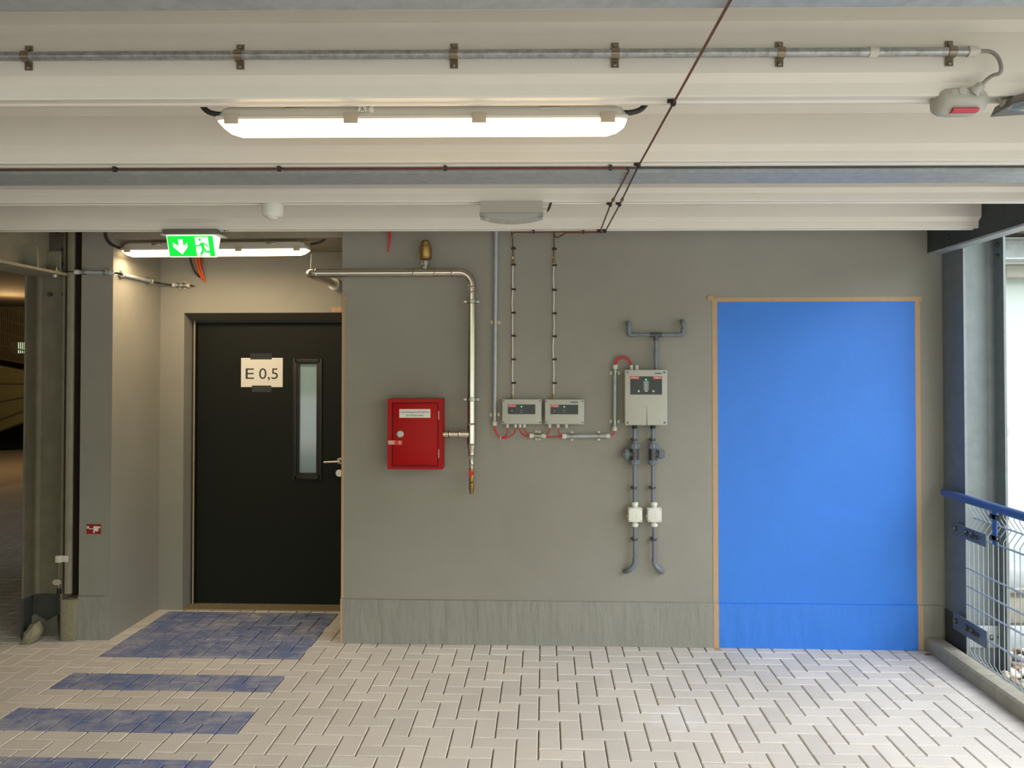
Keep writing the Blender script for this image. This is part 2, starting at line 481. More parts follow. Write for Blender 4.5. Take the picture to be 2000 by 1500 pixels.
MB().box((dx0 - 0.011, WD - 0.034, 0.01), (dx0 - 0.0005, WD + 0.1, zb - 0.002)).build('plaster_bead', 'bead', dr)
MB().box((jx0, WD + 0.09, 0), (jx1, WD + 0.12, 2.3)).build('door_backing', 'fardark', dr)
wf = MB()


def ringframe(b, x0, x1, z0, z1, w, y0, y1, bev=0.003):
    b.box((x0, y0, z0), (x0 + w, y1, z1), bev).box((x1 - w, y0, z0), (x1, y1, z1), bev).box((x0 + w * .5, y0, z0), (x1 - w * .5, y1, z0 + w), bev).box((x0 + w * .5, y0, z1 - w), (x1 - w * .5, y1, z1), bev)


ringframe(wf, g0.x, g1.x, g1.z, g0.z, 0.03, WD - 0.014, WD)
ringframe(wf, g0.x + 0.026, g1.x - 0.026, g1.z + 0.026, g0.z - 0.022, 0.018, WD - 0.006, WD + 0.014)
wf.build('window_frame', 'doorframe', dr)
MB().box((gx0, WD + 0.016, gz0), (gx1, WD + 0.022, gz1)).build('glass_pane', 'glass', dr)
h0 = U(664, 902, WD - 0.05)
h = MB().lathe(U(664, 900, WD), NF, [(0, .024), (.006, .024), (.008, .012), (.045, .0105)])
h.tube([h0 + Vector((0.0, 0, 0)), h0 + Vector((-0.03, -0.004, 0)), h0 + Vector((-0.12, -0.004, -0.004))], 0.009, sub=1)
h.build('lever_handle', 'steelhandle', dr)
e = MB().lathe(U(663, 924, WD), NF, [(0, .028), (.006, .028), (.008, .026)]); e.box(U(662, 921, WD - .0085) - Vector((.004, .001, .012)), U(662, 921, WD - .0085) + Vector((.004, .001, .012)))
e.build('lock_escutcheon', 'steelhandle', dr)
th = MB().box((jx0 - 0.02, W2 - 0.0, 0.0), (jx1, WD + 0.02, 0.008))
for i in range(60):
    for j in range(5):
        if (i + j) % 2: continue
        th.box((jx0 + 0.02 + i * 0.022, W2 + 0.015 + j * 0.03, 0.008), (jx0 + 0.034 + i * 0.022, W2 + 0.022 + j * 0.03, 0.0105), rot=Matrix.Rotation(0.78 if j % 2 else -0.78, 4, 'Z'))
tag(th.build('door_threshold', 'checker'), 'sandy checker plate threshold on the floor under the dark door', 'threshold')
# paper sign
DP = WD - 0.0015
a, c = U(471, 699, DP), U(552, 756, DP)
ps = thing('paper_sign', 'white paper sheet reading E 0,5 taped on the dark door', 'sign', ((a.x + c.x) / 2, DP, c.z))
MB().box((a.x, DP, c.z), (c.x, DP + 0.001, a.z)).build('sheet', 'paper', ps)
MB().text('E', U(487, 731, DP), X1, Z1, NF, (a.z - c.z) * 0.38, width=(c.x - a.x) * 0.20).build('lettering', 'darkprint', ps, label='black letter E')
MB().text('0,5', U(525, 731, DP), X1, Z1, NF, (a.z - c.z) * 0.38, width=(c.x - a.x) * 0.45).build('lettering', 'darkprint', ps, label='black figures 0,5')
for q0, q1 in (((489, 690), (531, 702)), ((492, 753), (530, 766))):
    A, Bq = U(*q0, DP), U(*q1, DP); MB().box((A.x, DP - .0012, Bq.z), (Bq.x, DP - .0004, A.z)).build('tape_strip', 'cleartape', ps, label='dark clear tape strip')

# ------------------------------------------------------------------ ceiling deck
prof = []
rz = 0.23
for d in [v for i, v in enumerate(DK) if i != 4]:   # from the wall towards the camera: far web, bottom flange, near web, top flange
    e = d + 0.07
    seq = [(e + 0.05, rz), (e + 0.045, 0.20), (e + 0.03, 0.175), (e + 0.024, 0.06), (e + 0.008, 0.039), (e, 0.0),
           (d + 0.055, 0.0), (d + 0.05, 0.006), (d + 0.02, 0.006), (d + 0.015, 0.0), (d, 0.0), (d - 0.001, 0.006), (d - 0.002, 0.038), (d - 0.032, 0.058), (d - 0.034, 0.172), (d - 0.066, 0.194), (d - 0.067, rz)]
    prof += seq
prof = [(W - 0.03, rz)] + prof
DX0, DX1 = -8.0, 848 * 4.604 / f * 0.998
b = bmesh.new()
A = [b.verts.new((DX0, y, ZD + z)) for y, z in prof]; Bv = [b.verts.new((DX1, y, ZD + z)) for y, z in prof]
for k in range(len(prof) - 1): b.faces.new((A[k], Bv[k], Bv[k + 1], A[k + 1]))
m_ = MB(); m_.b.free(); m_.b = b
ceil = struct(m_, 'ceiling', 'deck', smooth=False, recalc=False)
sm = ceil.modifiers.new('sheet', 'SOLIDIFY'); sm.thickness = 0.002; sm.offset = 0
struct(MB().box((DX0, YE, ZD + 0.235), (2.9, 6.6, ZD + 0.36)), 'ceiling_slab', 'concrete')
# galvanised joists running along the bays
for i, (y0, y1, lab) in enumerate(((1.56, 1.81, 'galvanised joist along the top edge of the picture, nearest of the two under the deck'),
                                   (U(1062, 339, 3).y, 0, 'galvanised joist between two deck ribs behind the large lit lamp, crossing the full width'))):
    if i == 1: y0, y1 = 0.80 * f / 387, 0.80 * f / 365
    ym = (y0 + y1) / 2
    zj = ZD + 0.001
    j = MB().box((DX0, y0, zj), (2.46, y1, zj + 0.014)).box((DX0, ym - 0.006, zj + 0.014), (2.46, ym + 0.006, ZD + 0.20)).box((DX0, y0, ZD + 0.20), (2.46, y1, ZD + 0.214))
    tag(j.build('steel_joist', 'galv'), lab, 'beam', 'galvanised joists under the deck')


def hbeam_y(x0, x1, y0, y1, z0, z1, tf=0.017, tw=0.011):
    xm = (x0 + x1) / 2
    return MB().box((x0, y0, z0), (x1, y1, z0 + tf)).box((x0, y0, z1 - tf), (x1, y1, z1)).box((xm - tw / 2, y0, z0 + tf), (xm + tw / 2, y1, z1 - tf))


# right edge channel
q = U(1811, 494, W)
rb = thing('edge_beam', 'dark channel beam under the deck edge, running towards the camera above the right column', 'beam', (q.x, 2.5, q.z))
cb = MB().box((q.x, YE, q.z), (q.x + 0.012, W - 0.002, ZD + 0.23)).box((q.x, YE, ZD + 0.216), (q.x + 0.085, W - .002, ZD + 0.23))
cb.build('channel', 'beamdark', rb)
MB().box((q.x + .0005, YE, q.z - .012), (q.x + 0.085, W - 0.002, q.z - .0005)).build('bottom_flange', 'galv', rb, label='pale galvanised bottom flange')
for py, px in ((462, 1858), (470, 1838)):
    a = U(px, py, 5.0); MB().lathe((q.x, a.y, a.z), -X1, [(0, .014), (.009, .014), (.01, .01)], seg=6).build('bolt', 'beamdark', rb)
# right column
cx0, cx1, cy0, cy1 = q.x + 0.088, q.x + 0.088 + 0.25, 5.005, 5.262
cl = thing('steel_column', 'galvanised H-section column at the right end of the grey wall beside the railing', 'column', ((cx0 + cx1) / 2, 5.13, -0.3), 'galvanised H columns')


def hcol(x0, x1, y0, y1, z0, z1, tf=0.014, tw=0.011):
    ym = (y0 + y1) / 2; r = 0.028
    b = MB().box((x0, y0, z0), (x0 + tf, y1, z1)).box((x1 - tf, y0, z0), (x1, y1, z1)).box((x0 + tf, ym - tw / 2, z0), (x1 - tf, ym + tw / 2, z1))
    for sx, xx in ((1, x0 + tf), (-1, x1 - tf)):           # rolled fillets
        pts = [(0, 0), (sx * r, 0)] + [(sx * (r - r * math.sin(t)), -(r - r * math.cos(t))) for t in (.5, .9, 1.2)] + [(0, -r)]
        b.prism(pts, (xx, ym - tw / 2, 0), X1, Y1, Z1, z0, z1)
    return b


hcol(cx0, cx1, cy0, cy1, -0.3, ZD + 0.22).build('h_section', 'column', cl)
zc_ = U(1850, 1193, 5.2).z
MB().box((cx0 - 0.0025, cy0 - 0.0015, -0.3), (cx0 - 0.0005, cy1, zc_)).box((cx0 - 0.0025, cy0 - 0.003, -0.3), (cx0 + 0.016, cy0 - 0.0005, 0.06)).build('bitumen_coating', 'coat', cl)
for py in (478, 500):
    a = U(1937, py, 5.06); MB().lathe((cx1 - 0.014, 5.06, a.z), -X1, [(0, .017), (.003, .017), (.003, .013), (.014, .013), (.016, .009)], seg=6).build('bolt', 'bolt', cl)
# bracket plate behind the fence
a, c = U(1912, 1222, 5.1), U(1985, 1266, 5.1)
bk = thing('bracket_plate', 'galvanised bracket plate low on the right column behind the railing mesh', 'bracket', ((a.x + c.x) / 2, 5.1, c.z))
MB().box((a.x - 0.06, 5.1, c.z), (c.x + 0.25, 5.112, a.z), 0.002).build('plate', 'galv', bk)
for px in (1935, 1953): MB().lathe(U(px, 1245, 5.1), NF, [(0, .018), (.004, .018), (.004, .014), (.016, .014), (.018, .009)], seg=6).build('bolt', 'bolt', bk)

# left column, post and beam
c0 = U(45, 900, 5.25); c1 = U(124, 900, 5.25)
lc = thing('steel_column', 'warm grey galvanised H-section column at the far left, coated dark at its foot', 'column', ((c0.x + c1.x) / 2, 5.37, 0), 'galvanised H columns')
hcol(c0.x, c1.x, 5.25, 5.51, 0, 3.05).build('h_section', mat('darker_galvanised_column', (122, 115, 98), 0.6, 0.25, var=.14, vscale=9), lc)  # darker base tone for this column alone
zl = U(60, 1170, 5.25).z
MB().box((c0.x - 0.002, 5.247, 0), (c0.x + 0.0165, 5.38, zl)).box((c0.x + 0.0165, 5.36, 0), (c1.x - 0.015, 5.371, zl)).build('bitumen_coating', 'coat', lc)
for px in (98, 126):
    MB().lathe(U(px, 575, 5.37), NF, [(0, .016), (.012, .016), (.013, .010)], seg=6).build('bolt', 'coat', lc)
for px, py in ((112, 452), (124, 450), (124, 487), (125, 516)):
    MB().lathe(U(px, py, 5.37), NF, [(0, .014), (.012, .014), (.013, .010)], seg=6).build('bolt', 'coat', lc)
p0 = U(128, 900, 5.24); p1 = U(140, 900, 5.24)
po = thing('steel_post', 'slim galvanised flat post squeezed between the left column and the grey pier', 'post', ((p0.x + p1.x) / 2, 5.26, 0))
MB().box((p0.x, 5.24, 0.3), (p1.x, 5.262, 3.05), 0.002).build('flat_bar', 'columnwarm', po)
q0, q1 = U(119, 1172, 5.225), U(146, 1172, 5.225)
MB().box((q0.x, 5.225, 0), (q1.x, 5.42, q0.z), 0.006).build('mortar_foot', 'rubble', po)
bq = U(128, 538, 5.2)
lb = thing('edge_beam', 'galvanised steel beam at upper left, running from the left column towards the camera', 'beam', (bq.x - 0.13, 3, bq.z))
MB().box((bq.x - 0.26, -1.5, bq.z), (bq.x, 5.22, bq.z + .017)).box((bq.x - .136, -1.5, bq.z + .017), (bq.x - .124, 5.22, ZD - .006)).build('beam_section', 'columnwarm', lb)
MB().box((bq.x - 0.136, 4.645, ZD - 0.006), (bq.x - 0.124, 5.22, ZD + 0.215)).build('haunch_plate', 'columnwarm', lb)
for py_, yy in ((0, 4.95), (0, 5.19)):
    MB().box((bq.x - 0.125, yy, bq.z + 0.017), (bq.x - 0.03, yy + 0.012, ZD - 0.022)).build('stiffener', 'columnwarm', lb)
bc = MB(); a = U(106, 532, 5.15)
bc.box((a.x - .02, 5.14, bq.z - 0.02), (a.x + .02, 5.165, bq.z + 0.055), 0.003).box((a.x - 0.03, 5.12, bq.z + 0.018), (a.x + 0.03, 5.19, bq.z + 0.03), .002)
tag(bc.build('beam_clamp', 'clampsteel'), 'small shiny clamp gripping the flange of the left steel beam', 'clamp')


# ------------------------------------------------------------------ lamps
def batten(loc, label, group):
    L = 1.262; w = 0.052; t = thing('batten_light', label, 'lamp', loc, group)
    x, y, z = loc                        # loc: top centre of the housing
    hx = L / 2

    def ring(xx, k, zt_, zb_, wt, wb):
        return [Vector((xx, y - wb * k, zb_)), Vector((xx, y - wt * k, zt_)), Vector((xx, y + wt * k, zt_)), Vector((xx, y + wb * k, zb_))]
    zs = z - 0.036
    MB().loft([ring(x - hx + 0.004, .8, zs + .010, zs, .03, w), ring(x - hx + 0.02, 1, zs + .026, zs, .036, w), ring(x - hx + 0.055, 1, z, zs, .036, w),
               ring(x + hx - 0.055, 1, z, zs, .036, w), ring(x + hx - 0.02, 1, zs + .026, zs, .036, w), ring(x + hx - 0.004, .8, zs + .010, zs, .03, w)]).build('housing', 'offwhite', t)
    MB().box((x - hx, y - w - .003, zs - .012), (x + hx, y + w + .003, zs), 0.004).build('rim', 'offwhite', t)

    def dring(xx, k):
        pr = []
        for i in range(13):
            a = PI * i / 12; pr.append(Vector((xx, y - math.cos(a) * w * (0.75 + .25 * k), zs - .012 - (abs(math.sin(a)) ** 0.7) * 0.038 * k)))
        return pr
    MB().loft([dring(x - hx + .004, .15), dring(x - hx + .012, .4), dring(x - hx + .03, .75), dring(x - hx + .06, 1), dring(x + hx - .06, 1), dring(x + hx - .03, .75), dring(x + hx - .012, .4), dring(x + hx - .004, .15)]).build('diffuser', 'tube', t, label='glowing white diffuser')
    for s_ in (-.92, -.34, .28, .9):
        for sd in (-1, 1):
            MB().box((x + s_ * hx - .022, y + sd * (w + .004) - .004, zs - .026), (x + s_ * hx + .022, y + sd * (w + .004) + .004, zs + .006), .002).build('clip', 'clip', t)
    for s_ in (-.62, .62):
        MB().box((x + s_ * hx - .06, y - .042, zs + .012), (x + s_ * hx + .06, y - .036, z - .012), .001).build('side_recess', 'offwhite', t)
        MB().box((x + s_ * hx - .03, y - .044, z - .016), (x + s_ * hx + .03, y + .044, z + .006), .002).build('mounting_bracket', 'clampsteel', t)
    for s_ in (-1, 1):
        a = Vector((x + s_ * (hx - .012), y, zs + .02))
        pts = [a, a + Vector((s_ * .03, 0, 0)), a + Vector((s_ * .065, 0, .012)), a + Vector((s_ * .09, 0, .06))]
        MB().tube(pts, .0085, sub=2).build('supply_cable', 'cable', t)
    return t


def xz(px, py, d): return U(px, py, d)


YL = 2.545
L1 = U(825, 198, YL - .04)
l1c = (L1.x, YL, ZD + 0.018)
# width of the lamp measured on its own plane
big = batten(l1c, 'large lit batten lamp hanging under the deck nearest the camera', 'lit batten lamps')
ZS = ZD - .0145
wl = MB().box((L1.x - .193, YL - .0475, ZS), (L1.x - .147, YL - .0455, ZS + .028))
st_ = wl.build('warning_sticker', 'paper', big, label='white sticker with a warning triangle')
wt = MB(); o_ = (L1.x - .190, YL - .0480, ZS + .005); a = Vector(o_)
for p, r_ in (((0, 0), (.018, 0)), ((.018, 0), (.009, .017)), ((.009, .017), (0, 0))):
    A_ = a + X1 * p[0] + Z1 * p[1]; B_ = a + X1 * r_[0] + Z1 * r_[1]; wt.tube([A_, B_], .0009, seg=6)
wt.tube([a + X1 * .009 + Z1 * .005, a + X1 * .009 + Z1 * .011], .0009, seg=6)
for i in range(5): wt.box(a + Vector((.021, -.0002, .0175 - i * .004)), a + Vector((.033 - .002 * (i % 3), .0004, .0188 - i * .004)))
wt.build('printing', 'darkprint', st_)
for s_ in (-.62, .62):
    xx = L1.x + s_ * .63
    MB().box((xx - .02, YL - .03, ZD + .025), (xx + .02, YL - .028, ZD + .225), .0005).build('strap', 'clampsteel', big)
L2 = U(421, 480, 5.36)
small = dup(big, (L2.x, 5.365, U(421, 473, 5.31).z), 'lit batten lamp inside the door niche, behind the green exit sign', 'lit batten lamps')
small.rotation_euler = (0, 0, math.radians(-1.5))
for c_ in list(small.children):
    if c_.name.startswith('warning_sticker'):
        for g_ in list(c_.children): bpy.data.objects.remove(g_)
        bpy.data.objects.remove(c_)
for c_ in list(small.children):
    if c_.name.startswith(('supply_cable', 'strap')): bpy.data.objects.remove(c_)
# hangers of the niche lamp
OFF[small.name] = Vector(small.location)
for px in (294, 545):
    a = U(px, 470, 5.365); top = H + 0.87
    MB().tube([(a.x - .02, 5.365, small.location.z + .01), (a.x, 5.365, small.location.z + .05), (a.x + .02, 5.365, small.location.z + .01)], .002, seg=6).tube([(a.x, 5.365, small.location.z + .05), (a.x, 5.365, top)], .002, seg=6).build('wire_hanger', 'clampsteel', small)

for pts in (((204, 440), (203, 462), (214, 477), (236, 485)), ((644, 440), (642, 462), (630, 474), (608, 478))):
    MB().tube([U(x_, y_, 5.24 if pts[0][0] < 300 else 5.36) for x_, y_ in pts], .0085, sub=2).build('supply_cable', 'cable', small)
for root, en in ((big, 10), (small, 13)):   # area lights added below the diffusers, carrying the lamps' downward light
    al = bpy.data.lights.new('batten_downlight', 'AREA'); al.shape = 'RECTANGLE'; al.size = 1.2; al.size_y = .08; al.energy = en; al.color = (1, .76, .46)
    ao = bpy.data.objects.new('batten_downlight', al); COL.objects.link(ao); ao.parent = root; ao.location = (0, 0, -.096)
# cord from the niche lamp down to the pipe
a = U(608, 497, 5.30); c = U(607, 526, 5.20)
tag(MB().tube([a, c], .0025, seg=8).build('pull_cord', 'white'), 'thin pale cord hanging from the niche lamp to the steel pipe', 'cord')

# exit sign
d0 = DK[0] - 0.03 + AL * (-2.0 - XP)
a0, a1 = U(318, 443, d0), U(413, 457, d0)
ex = thing('exit_sign', 'green lit emergency exit sign with arrow and running figure below the deck edge', 'sign', ((a0.x + a1.x) / 2, d0, ZD))
MB().box((a0.x, d0, a1.z), (a1.x + .03, d0 + .12, ZD - 0.001), .004).build('housing', mat('grey_sign_housing', (104, 102, 94), .5), ex)
MB().box((a0.x - .012, d0 - .004, a1.z - .004), (a1.x + .045, d0 + .124, a1.z), .001).build('rim', 'white', ex)
e0, e1 = U(325, 458, d0), U(416, 458, d0); eb = U(332, 502, d0 + .045)
zt_, zb_ = a1.z - .006, eb.z
MB().prism([(d0, zt_), (d0 + .11, zt_), (d0 + .062, zb_), (d0 + .045, zb_)], (e0.x, 0, 0), Y1, Z1, X1, 0, e1.x - e0.x).build('light_wedge', 'signwhite', ex, label='pale glowing wedge body')
Vd = Vector((0, .045, zb_ - zt_)); hl = Vd.length; Vd.normalize(); Nn = Vector((0, Vd.z, -Vd.y)).normalized()
if Nn.y > 0: Nn = -Nn
wS = e1.x - e0.x; O = Vector((e0.x, d0, zt_))
E_ = lambda u, v: (u * wS, v * hl)
sg = MB().prism([E_(.015, .03), E_(.985, .03), E_(.985, .97), E_(.015, .97)], O, X1, Vd, Nn, .0005, .0012).build('green_face', 'signgreen', ex)
wh = MB().prism([E_(*q_) for q_ in ((.24, .18), (.335, .18), (.335, .50), (.42, .33), (.42, .55), (.29, .88), (.12, .55), (.12, .33), (.24, .50))], O, X1, Vd, Nn, .0012, .0018)
wh.build('arrow', 'signwhite', ex, label='white arrow')
wh = MB().prism([E_(.60, .08), (.88 * wS, .08 * hl), E_(.88, .96), E_(.60, .96)], O, X1, Vd, Nn, .0012, .0018)
wh.build('doorway', 'signwhite', ex, label='white doorway')
mn = MB()


def seg2(pts, wdt):
    for p, r_ in zip(pts, pts[1:]):
        P_ = Vector((p[0] * wS, p[1] * hl)); Q_ = Vector((r_[0] * wS, r_[1] * hl)); dd = (Q_ - P_).normalized(); nn = Vector((-dd.y, dd.x)) * wdt * hl
        mn.prism([tuple(P_ - nn), tuple(Q_ - nn), tuple(Q_ + nn), tuple(P_ + nn)], O, X1, Vd, Nn, .0018, .0024)


mn.prism([(.70 * wS + .062 * hl * math.cos(t * PI / 6), .20 * hl + .062 * hl * math.sin(t * PI / 6)) for t in range(12)], O, X1, Vd, Nn, .0018, .0024)
seg2([(.725, .34), (.755, .58)], .075); seg2([(.755, .36), (.82, .42), (.86, .52)], .03); seg2([(.71, .36), (.68, .48), (.60, .48)], .03)
seg2([(.755, .56), (.735, .72), (.69, .90)], .05); seg2([(.755, .56), (.80, .76), (.90, .76)], .045); seg2([(.70, .95), (.66, .93)], .02)
mn.build('running_figure', 'signgreen', ex, label='green running figure')
gl = MB().cyl((a1.x + .03, d0 + .05, a0.z - .012), (a1.x + .05, d0 + .05, a0.z - .012), .011); gl.build('cable_gland', 'offwhite', ex)
for s_, xx in ((-1, a0.x), (1, a1.x + .05)):
    MB().tube([(xx, d0 + .05, a0.z - .012), (xx + s_ * .014, d0 + .05, a0.z - .006), (xx + s_ * .028, d0 + .05, ZD + .003)], .006, sub=1).build('supply_cable', 'cable', ex)

# motion sensor
a = U(538, 396, DK[1] + .04)
ms = thing('motion_sensor', 'small white dome motion sensor on a deck rib above the exit sign', 'sensor', (a.x, DK[1] + .045, ZD - .08))
c_ = Vector((a.x, DK[1] + .045, ZD))
MB().lathe(c_, -Z1, [(0, .05), (.012, .051), (.045, .052), (.05, .050), (.062, .04)]).build('body', 'white', ms)
MB().lathe(c_ - Z1 * .061, -Z1, [(0, .030), (.004, .029), (.01, .024), (.014, .014), (.016, .004)]).build('lens', 'white', ms)
# emergency light
a, c = U(938, 399, DK[1] - .02), U(1059, 416, DK[1] - .02)
em = thing('emergency_light', 'grey emergency lamp with clear curved cover under the deck, unlit', 'lamp', ((a.x + c.x) / 2, DK[1] + .03, ZD - .08))
y0, y1 = DK[1] - .02, DK[1] + .10
hb = MB(); hb.loft([[Vector((xx, y0, zz)) for xx, zz in ((a.x, ZD), (a.x - .003, c.z), (c.x + .003, c.z), (c.x, ZD))], [Vector((xx, y1, zz)) for xx, zz in ((a.x, ZD), (a.x - .003, c.z), (c.x + .003, c.z), (c.x, ZD))]])
hb.build('housing', mat('warm_grey_lamp_housing', (172, 169, 160), .45), em)
n = 14; xm = (a.x + c.x) / 2; hw = (c.x - a.x) / 2 + .004
top = [(a.x - .004 + 2 * hw * i / n, c.z - .0005) for i in range(n + 1)]
bot = [(x_, c.z - .012 - .022 * (1 - ((x_ - xm) / hw) ** 2)) for x_, _ in top][::-1]
MB().prism(top + bot, (0, 0, 0), X1, Z1, Y1, y0 - .002, y1 + .002).build('curved_cover', 'clearlens', em, label='clear curved cover')
MB().box((a.x + .02, y0 + .02, c.z - .006), (c.x - .02, y1 - .02, c.z - .001)).build('reflector', 'white', em)
MB().cyl((c.x, y0 + .04, c.z + .018), (c.x + .022, y0 + .04, c.z + .014), .011).build('cable_gland', 'offwhite', em)
MB().tube([(c.x + .02, y0 + .04, c.z + .014), (c.x + .03, y0 + .04, c.z + .022), (c.x + .042, y0 + .04, ZD + .002)], .006, sub=1).build('supply_cable', 'cable', em)


# ------------------------------------------------------------------ pipes on the ceiling
def clampbar(b, p, ax, r, reach, wdt=.019, out=NF):     # two-lug saddle around a pipe through p running along ax
    ax = Vector(ax).normalized(); out = Vector(out); sd = ax.cross(out).normalized()
    arc = [(-reach, -r)] + [(-r - .003, -r), (-r - .003, 0)] + [((r + .003) * math.cos(PI - PI * k / 8), (r + .003) * math.sin(PI - PI * k / 8)) for k in range(1, 8)] + [(r + .003, 0), (r + .003, -r), (reach, -r)]
    inner = [(reach, -r - .0025), (r, -r - .0025), (r, 0)] + [(r * math.cos(PI * k / 8), r * math.sin(PI * k / 8)) for k in range(1, 8)] + [(-r, 0), (-r, -r - .0025), (-reach, -r - .0025)]
    b.prism(arc + inner, p, sd, out, ax, -wdt / 2, wdt / 2)
    for s_ in (-1, 1):
        b.lathe(Vector(p) + sd * s_ * (reach - .008) - out * r, out, [(0, .006), (.005, .006), (.006, .004)], seg=8)
    return b


dc = DK[3] - 0.034 - 0.016
rC = .0125
cpts = [U(-200, 111, dc), U(1690, 97, dc)]
zcn = U(900, 110, dc).z
sk = lambda px: AL * (U(px, 100, dc).x - XP)      # skew of the deck at a photo column
endx = U(1893, 90, dc + sk(1893)).x
ct_ = thing('conduit_pipe', 'long spangled galvanised conduit clamped along the deck above the large lamp', 'pipe', (0, dc, zcn), 'galvanised conduits')
MB().cyl((U(-300, 111, dc).x, dc, zcn), (endx, dc, zcn), rC).build('tube', 'galvspot', ct_)
MB().cyl((U(1697, 97, dc + sk(1697)).x, dc, zcn), (U(1714, 97, dc + sk(1714)).x, dc, zcn), rC + .0022).build('coupling', 'offwhite', ct_)
MB().lathe((endx - .004, dc, zcn), X1, [(0, rC + .003), (.022, rC + .003), (.03, .009), (.034, .008)]).build('end_cap', 'offwhite', ct_)
for px in (50, 466, 886, 1202, 1525, 1859):
    x_ = U(px, 110, dc + sk(px)).x
    clampbar(MB(), Vector((x_, dc, zcn)), X1, rC, .036, wdt=.022).build('clamp', 'darkclamp', ct_)
# siren at the end
sd_ = DK[3] + .02 + AL * (1.35 - XP)
sc = U(1872, 203, sd_)
si = thing('alarm_sounder', 'rounded pale grey alarm sounder with red strip under the deck at top right', 'alarm', (sc.x, sd_, sc.z))
rs = []
for t_, k, hh in ((-.072, .45, .55), (-.066, .7, .78), (-.052, .92, .95), (-.025, 1, 1), (.03, 1, 1), (.052, .9, .92), (.066, .7, .75), (.072, .45, .5)):
    rs.append([Vector((sc.x + t_ + .0, sd_ + math.cos(a_) * .052 * k, sc.z + .004 + math.sin(a_) * .040 * hh)) for a_ in [2 * PI * i / 24 for i in range(24)]])
MB().loft(rs).build('housing', 'lightbox', si)
MB().box((sc.x - .045, sd_ - .05, sc.z + .02), (sc.x + .052, sd_ + .05, ZD - .001), .01).build('back_box', 'lightbox', si)
rl = [[Vector((sc.x + t_, sd_ - .030 + math.cos(a_) * .017, sc.z - .029 + math.sin(a_) * .007)) for a_ in [2 * PI * i / 16 for i in range(16)]] for t_ in (-.036, .0, .036)]
MB().loft(rl).build('beacon_strip', 'redlens', si, label='red beacon strip')
MB().lathe((sc.x - .012, sd_ - .05, sc.z + .022), NF, [(0, .012), (.003, .012), (.004, .010)]).build('knockout', 'lightbox', si)
MB().lathe((sc.x - .032, sd_ - .046, sc.z + .004), NF, [(0, .004), (.003, .004)]).build('screw', 'screw', si)
g1 = Vector((sc.x + .020, sd_ - .046, sc.z + .018)); gd = Vector((.55, -.55, .62)).normalized()
MB().lathe(g1, gd, [(0, .017), (.006, .017), (.01, .014), (.026, .013), (.03, .008)]).build('cable_gland', 'lightbox', si)
g2 = Vector((sc.x + .06, sd_, sc.z + .018))
MB().lathe(g2, X1, [(0, .016), (.014, .016), (.018, .012), (.026, .011)]).build('cable_gland', 'lightbox', si)
e_ = Vector((endx + .028, dc + AL * (endx - XP), zcn))
tag(MB().tube([e_, e_ + Vector((.03, -.008, -.002)), e_ + Vector((.048, -.018, -.03)), e_ + Vector((.046, -.03, -.075)), g1 + gd * .06, g1 + gd * .028], .0055, sub=3).build('flexible_cable', 'greycable'),
    'grey cable looping from the ceiling conduit end down to the alarm sounder', 'cable')
# floodlight at the frame edge
fa = U(1957, 218, sd_ - .02)
fo = thing('floodlight', 'partly seen floodlight with shiny slanted frame at the top right picture edge', 'lamp', (fa.x + .1, sd_, fa.z))
yf, yb = sd_ - .07, sd_ + .05
pp = [(fa.x + .003, fa.z + .015), (fa.x - .002, fa.z - .004), (fa.x + .10, fa.z - .018), (fa.x + .24, fa.z + .02), (fa.x + .24, fa.z + .07)]
MB().prism([(fa.x + .004, fa.z + .006), (fa.x + .018, fa.z + .036), (fa.x + .26, fa.z + .10), (fa.x + .26, fa.z + .02)], (0, 0, 0), X1, Z1, Y1, yf + .02, yb).build('housing', mat('dark_grey_lamp_housing', (104, 100, 92), .5), fo)
MB().prism([(fa.x, fa.z - .006), (fa.x + .006, fa.z + .008), (fa.x + .26, fa.z + .062), (fa.x + .26, fa.z - .012), (fa.x + .10, fa.z - .016)], (0, 0, 0), X1, Z1, Y1, yf, yf + .02).build('bezel', 'reflector', fo)
MB().prism([(fa.x + .02, fa.z - .004), (fa.x + .25, fa.z + .040), (fa.x + .25, fa.z - .008), (fa.x + .10, fa.z - .012)], (0, 0, 0), X1, Z1, Y1, yf - .003, yf).build('front_glass', 'clearlens', fo)
MB().lathe((fa.x + .03, sd_ - .0, fa.z + .03), -X1, [(0, .014), (.016, .014), (.022, .008)]).build('cable_gland', 'lightbox', fo)
MB().box((fa.x + .05, sd_ - .02, fa.z + .03), (fa.x + .20, sd_ + .02, ZD - .001)).build('mounting_bracket', 'lightbox', fo)
tag(MB().tube([g2 + X1 * .024, g2 + Vector((.05, -.01, .002)), Vector((fa.x + .01, sd_, fa.z + .03))], .0055, sub=2).build('flexible_cable', 'greycable'),
    'short grey cable joining the alarm sounder to the floodlight', 'cable')

# copper sampling lines
RCU = .0036
zq = ZD - .012


def wclip(b, p, ax=Z1, out=NF, r=RCU):
    ax = Vector(ax); out = Vector(out); sd = ax.cross(out).normalized()
    p = Vector(p)
    b.prism([(-r - .004, -.012), (r + .004, -.012), (r + .004, .004), (r + .0015, r + .004), (-r - .0015, r + .004), (-r - .004, .004)], p, sd, out, ax, -.006, .006)
    b.prism([(r + .002, -.012), (r + .014, -.012), (r + .014, -.002), (r + .002, -.002)], p, sd, out, ax, -.006, .006)
    return b


def cross(px, py, k): a_ = U(px, py, DK[k] + .02); return Vector((a_.x, DK[k] + .02, zq))


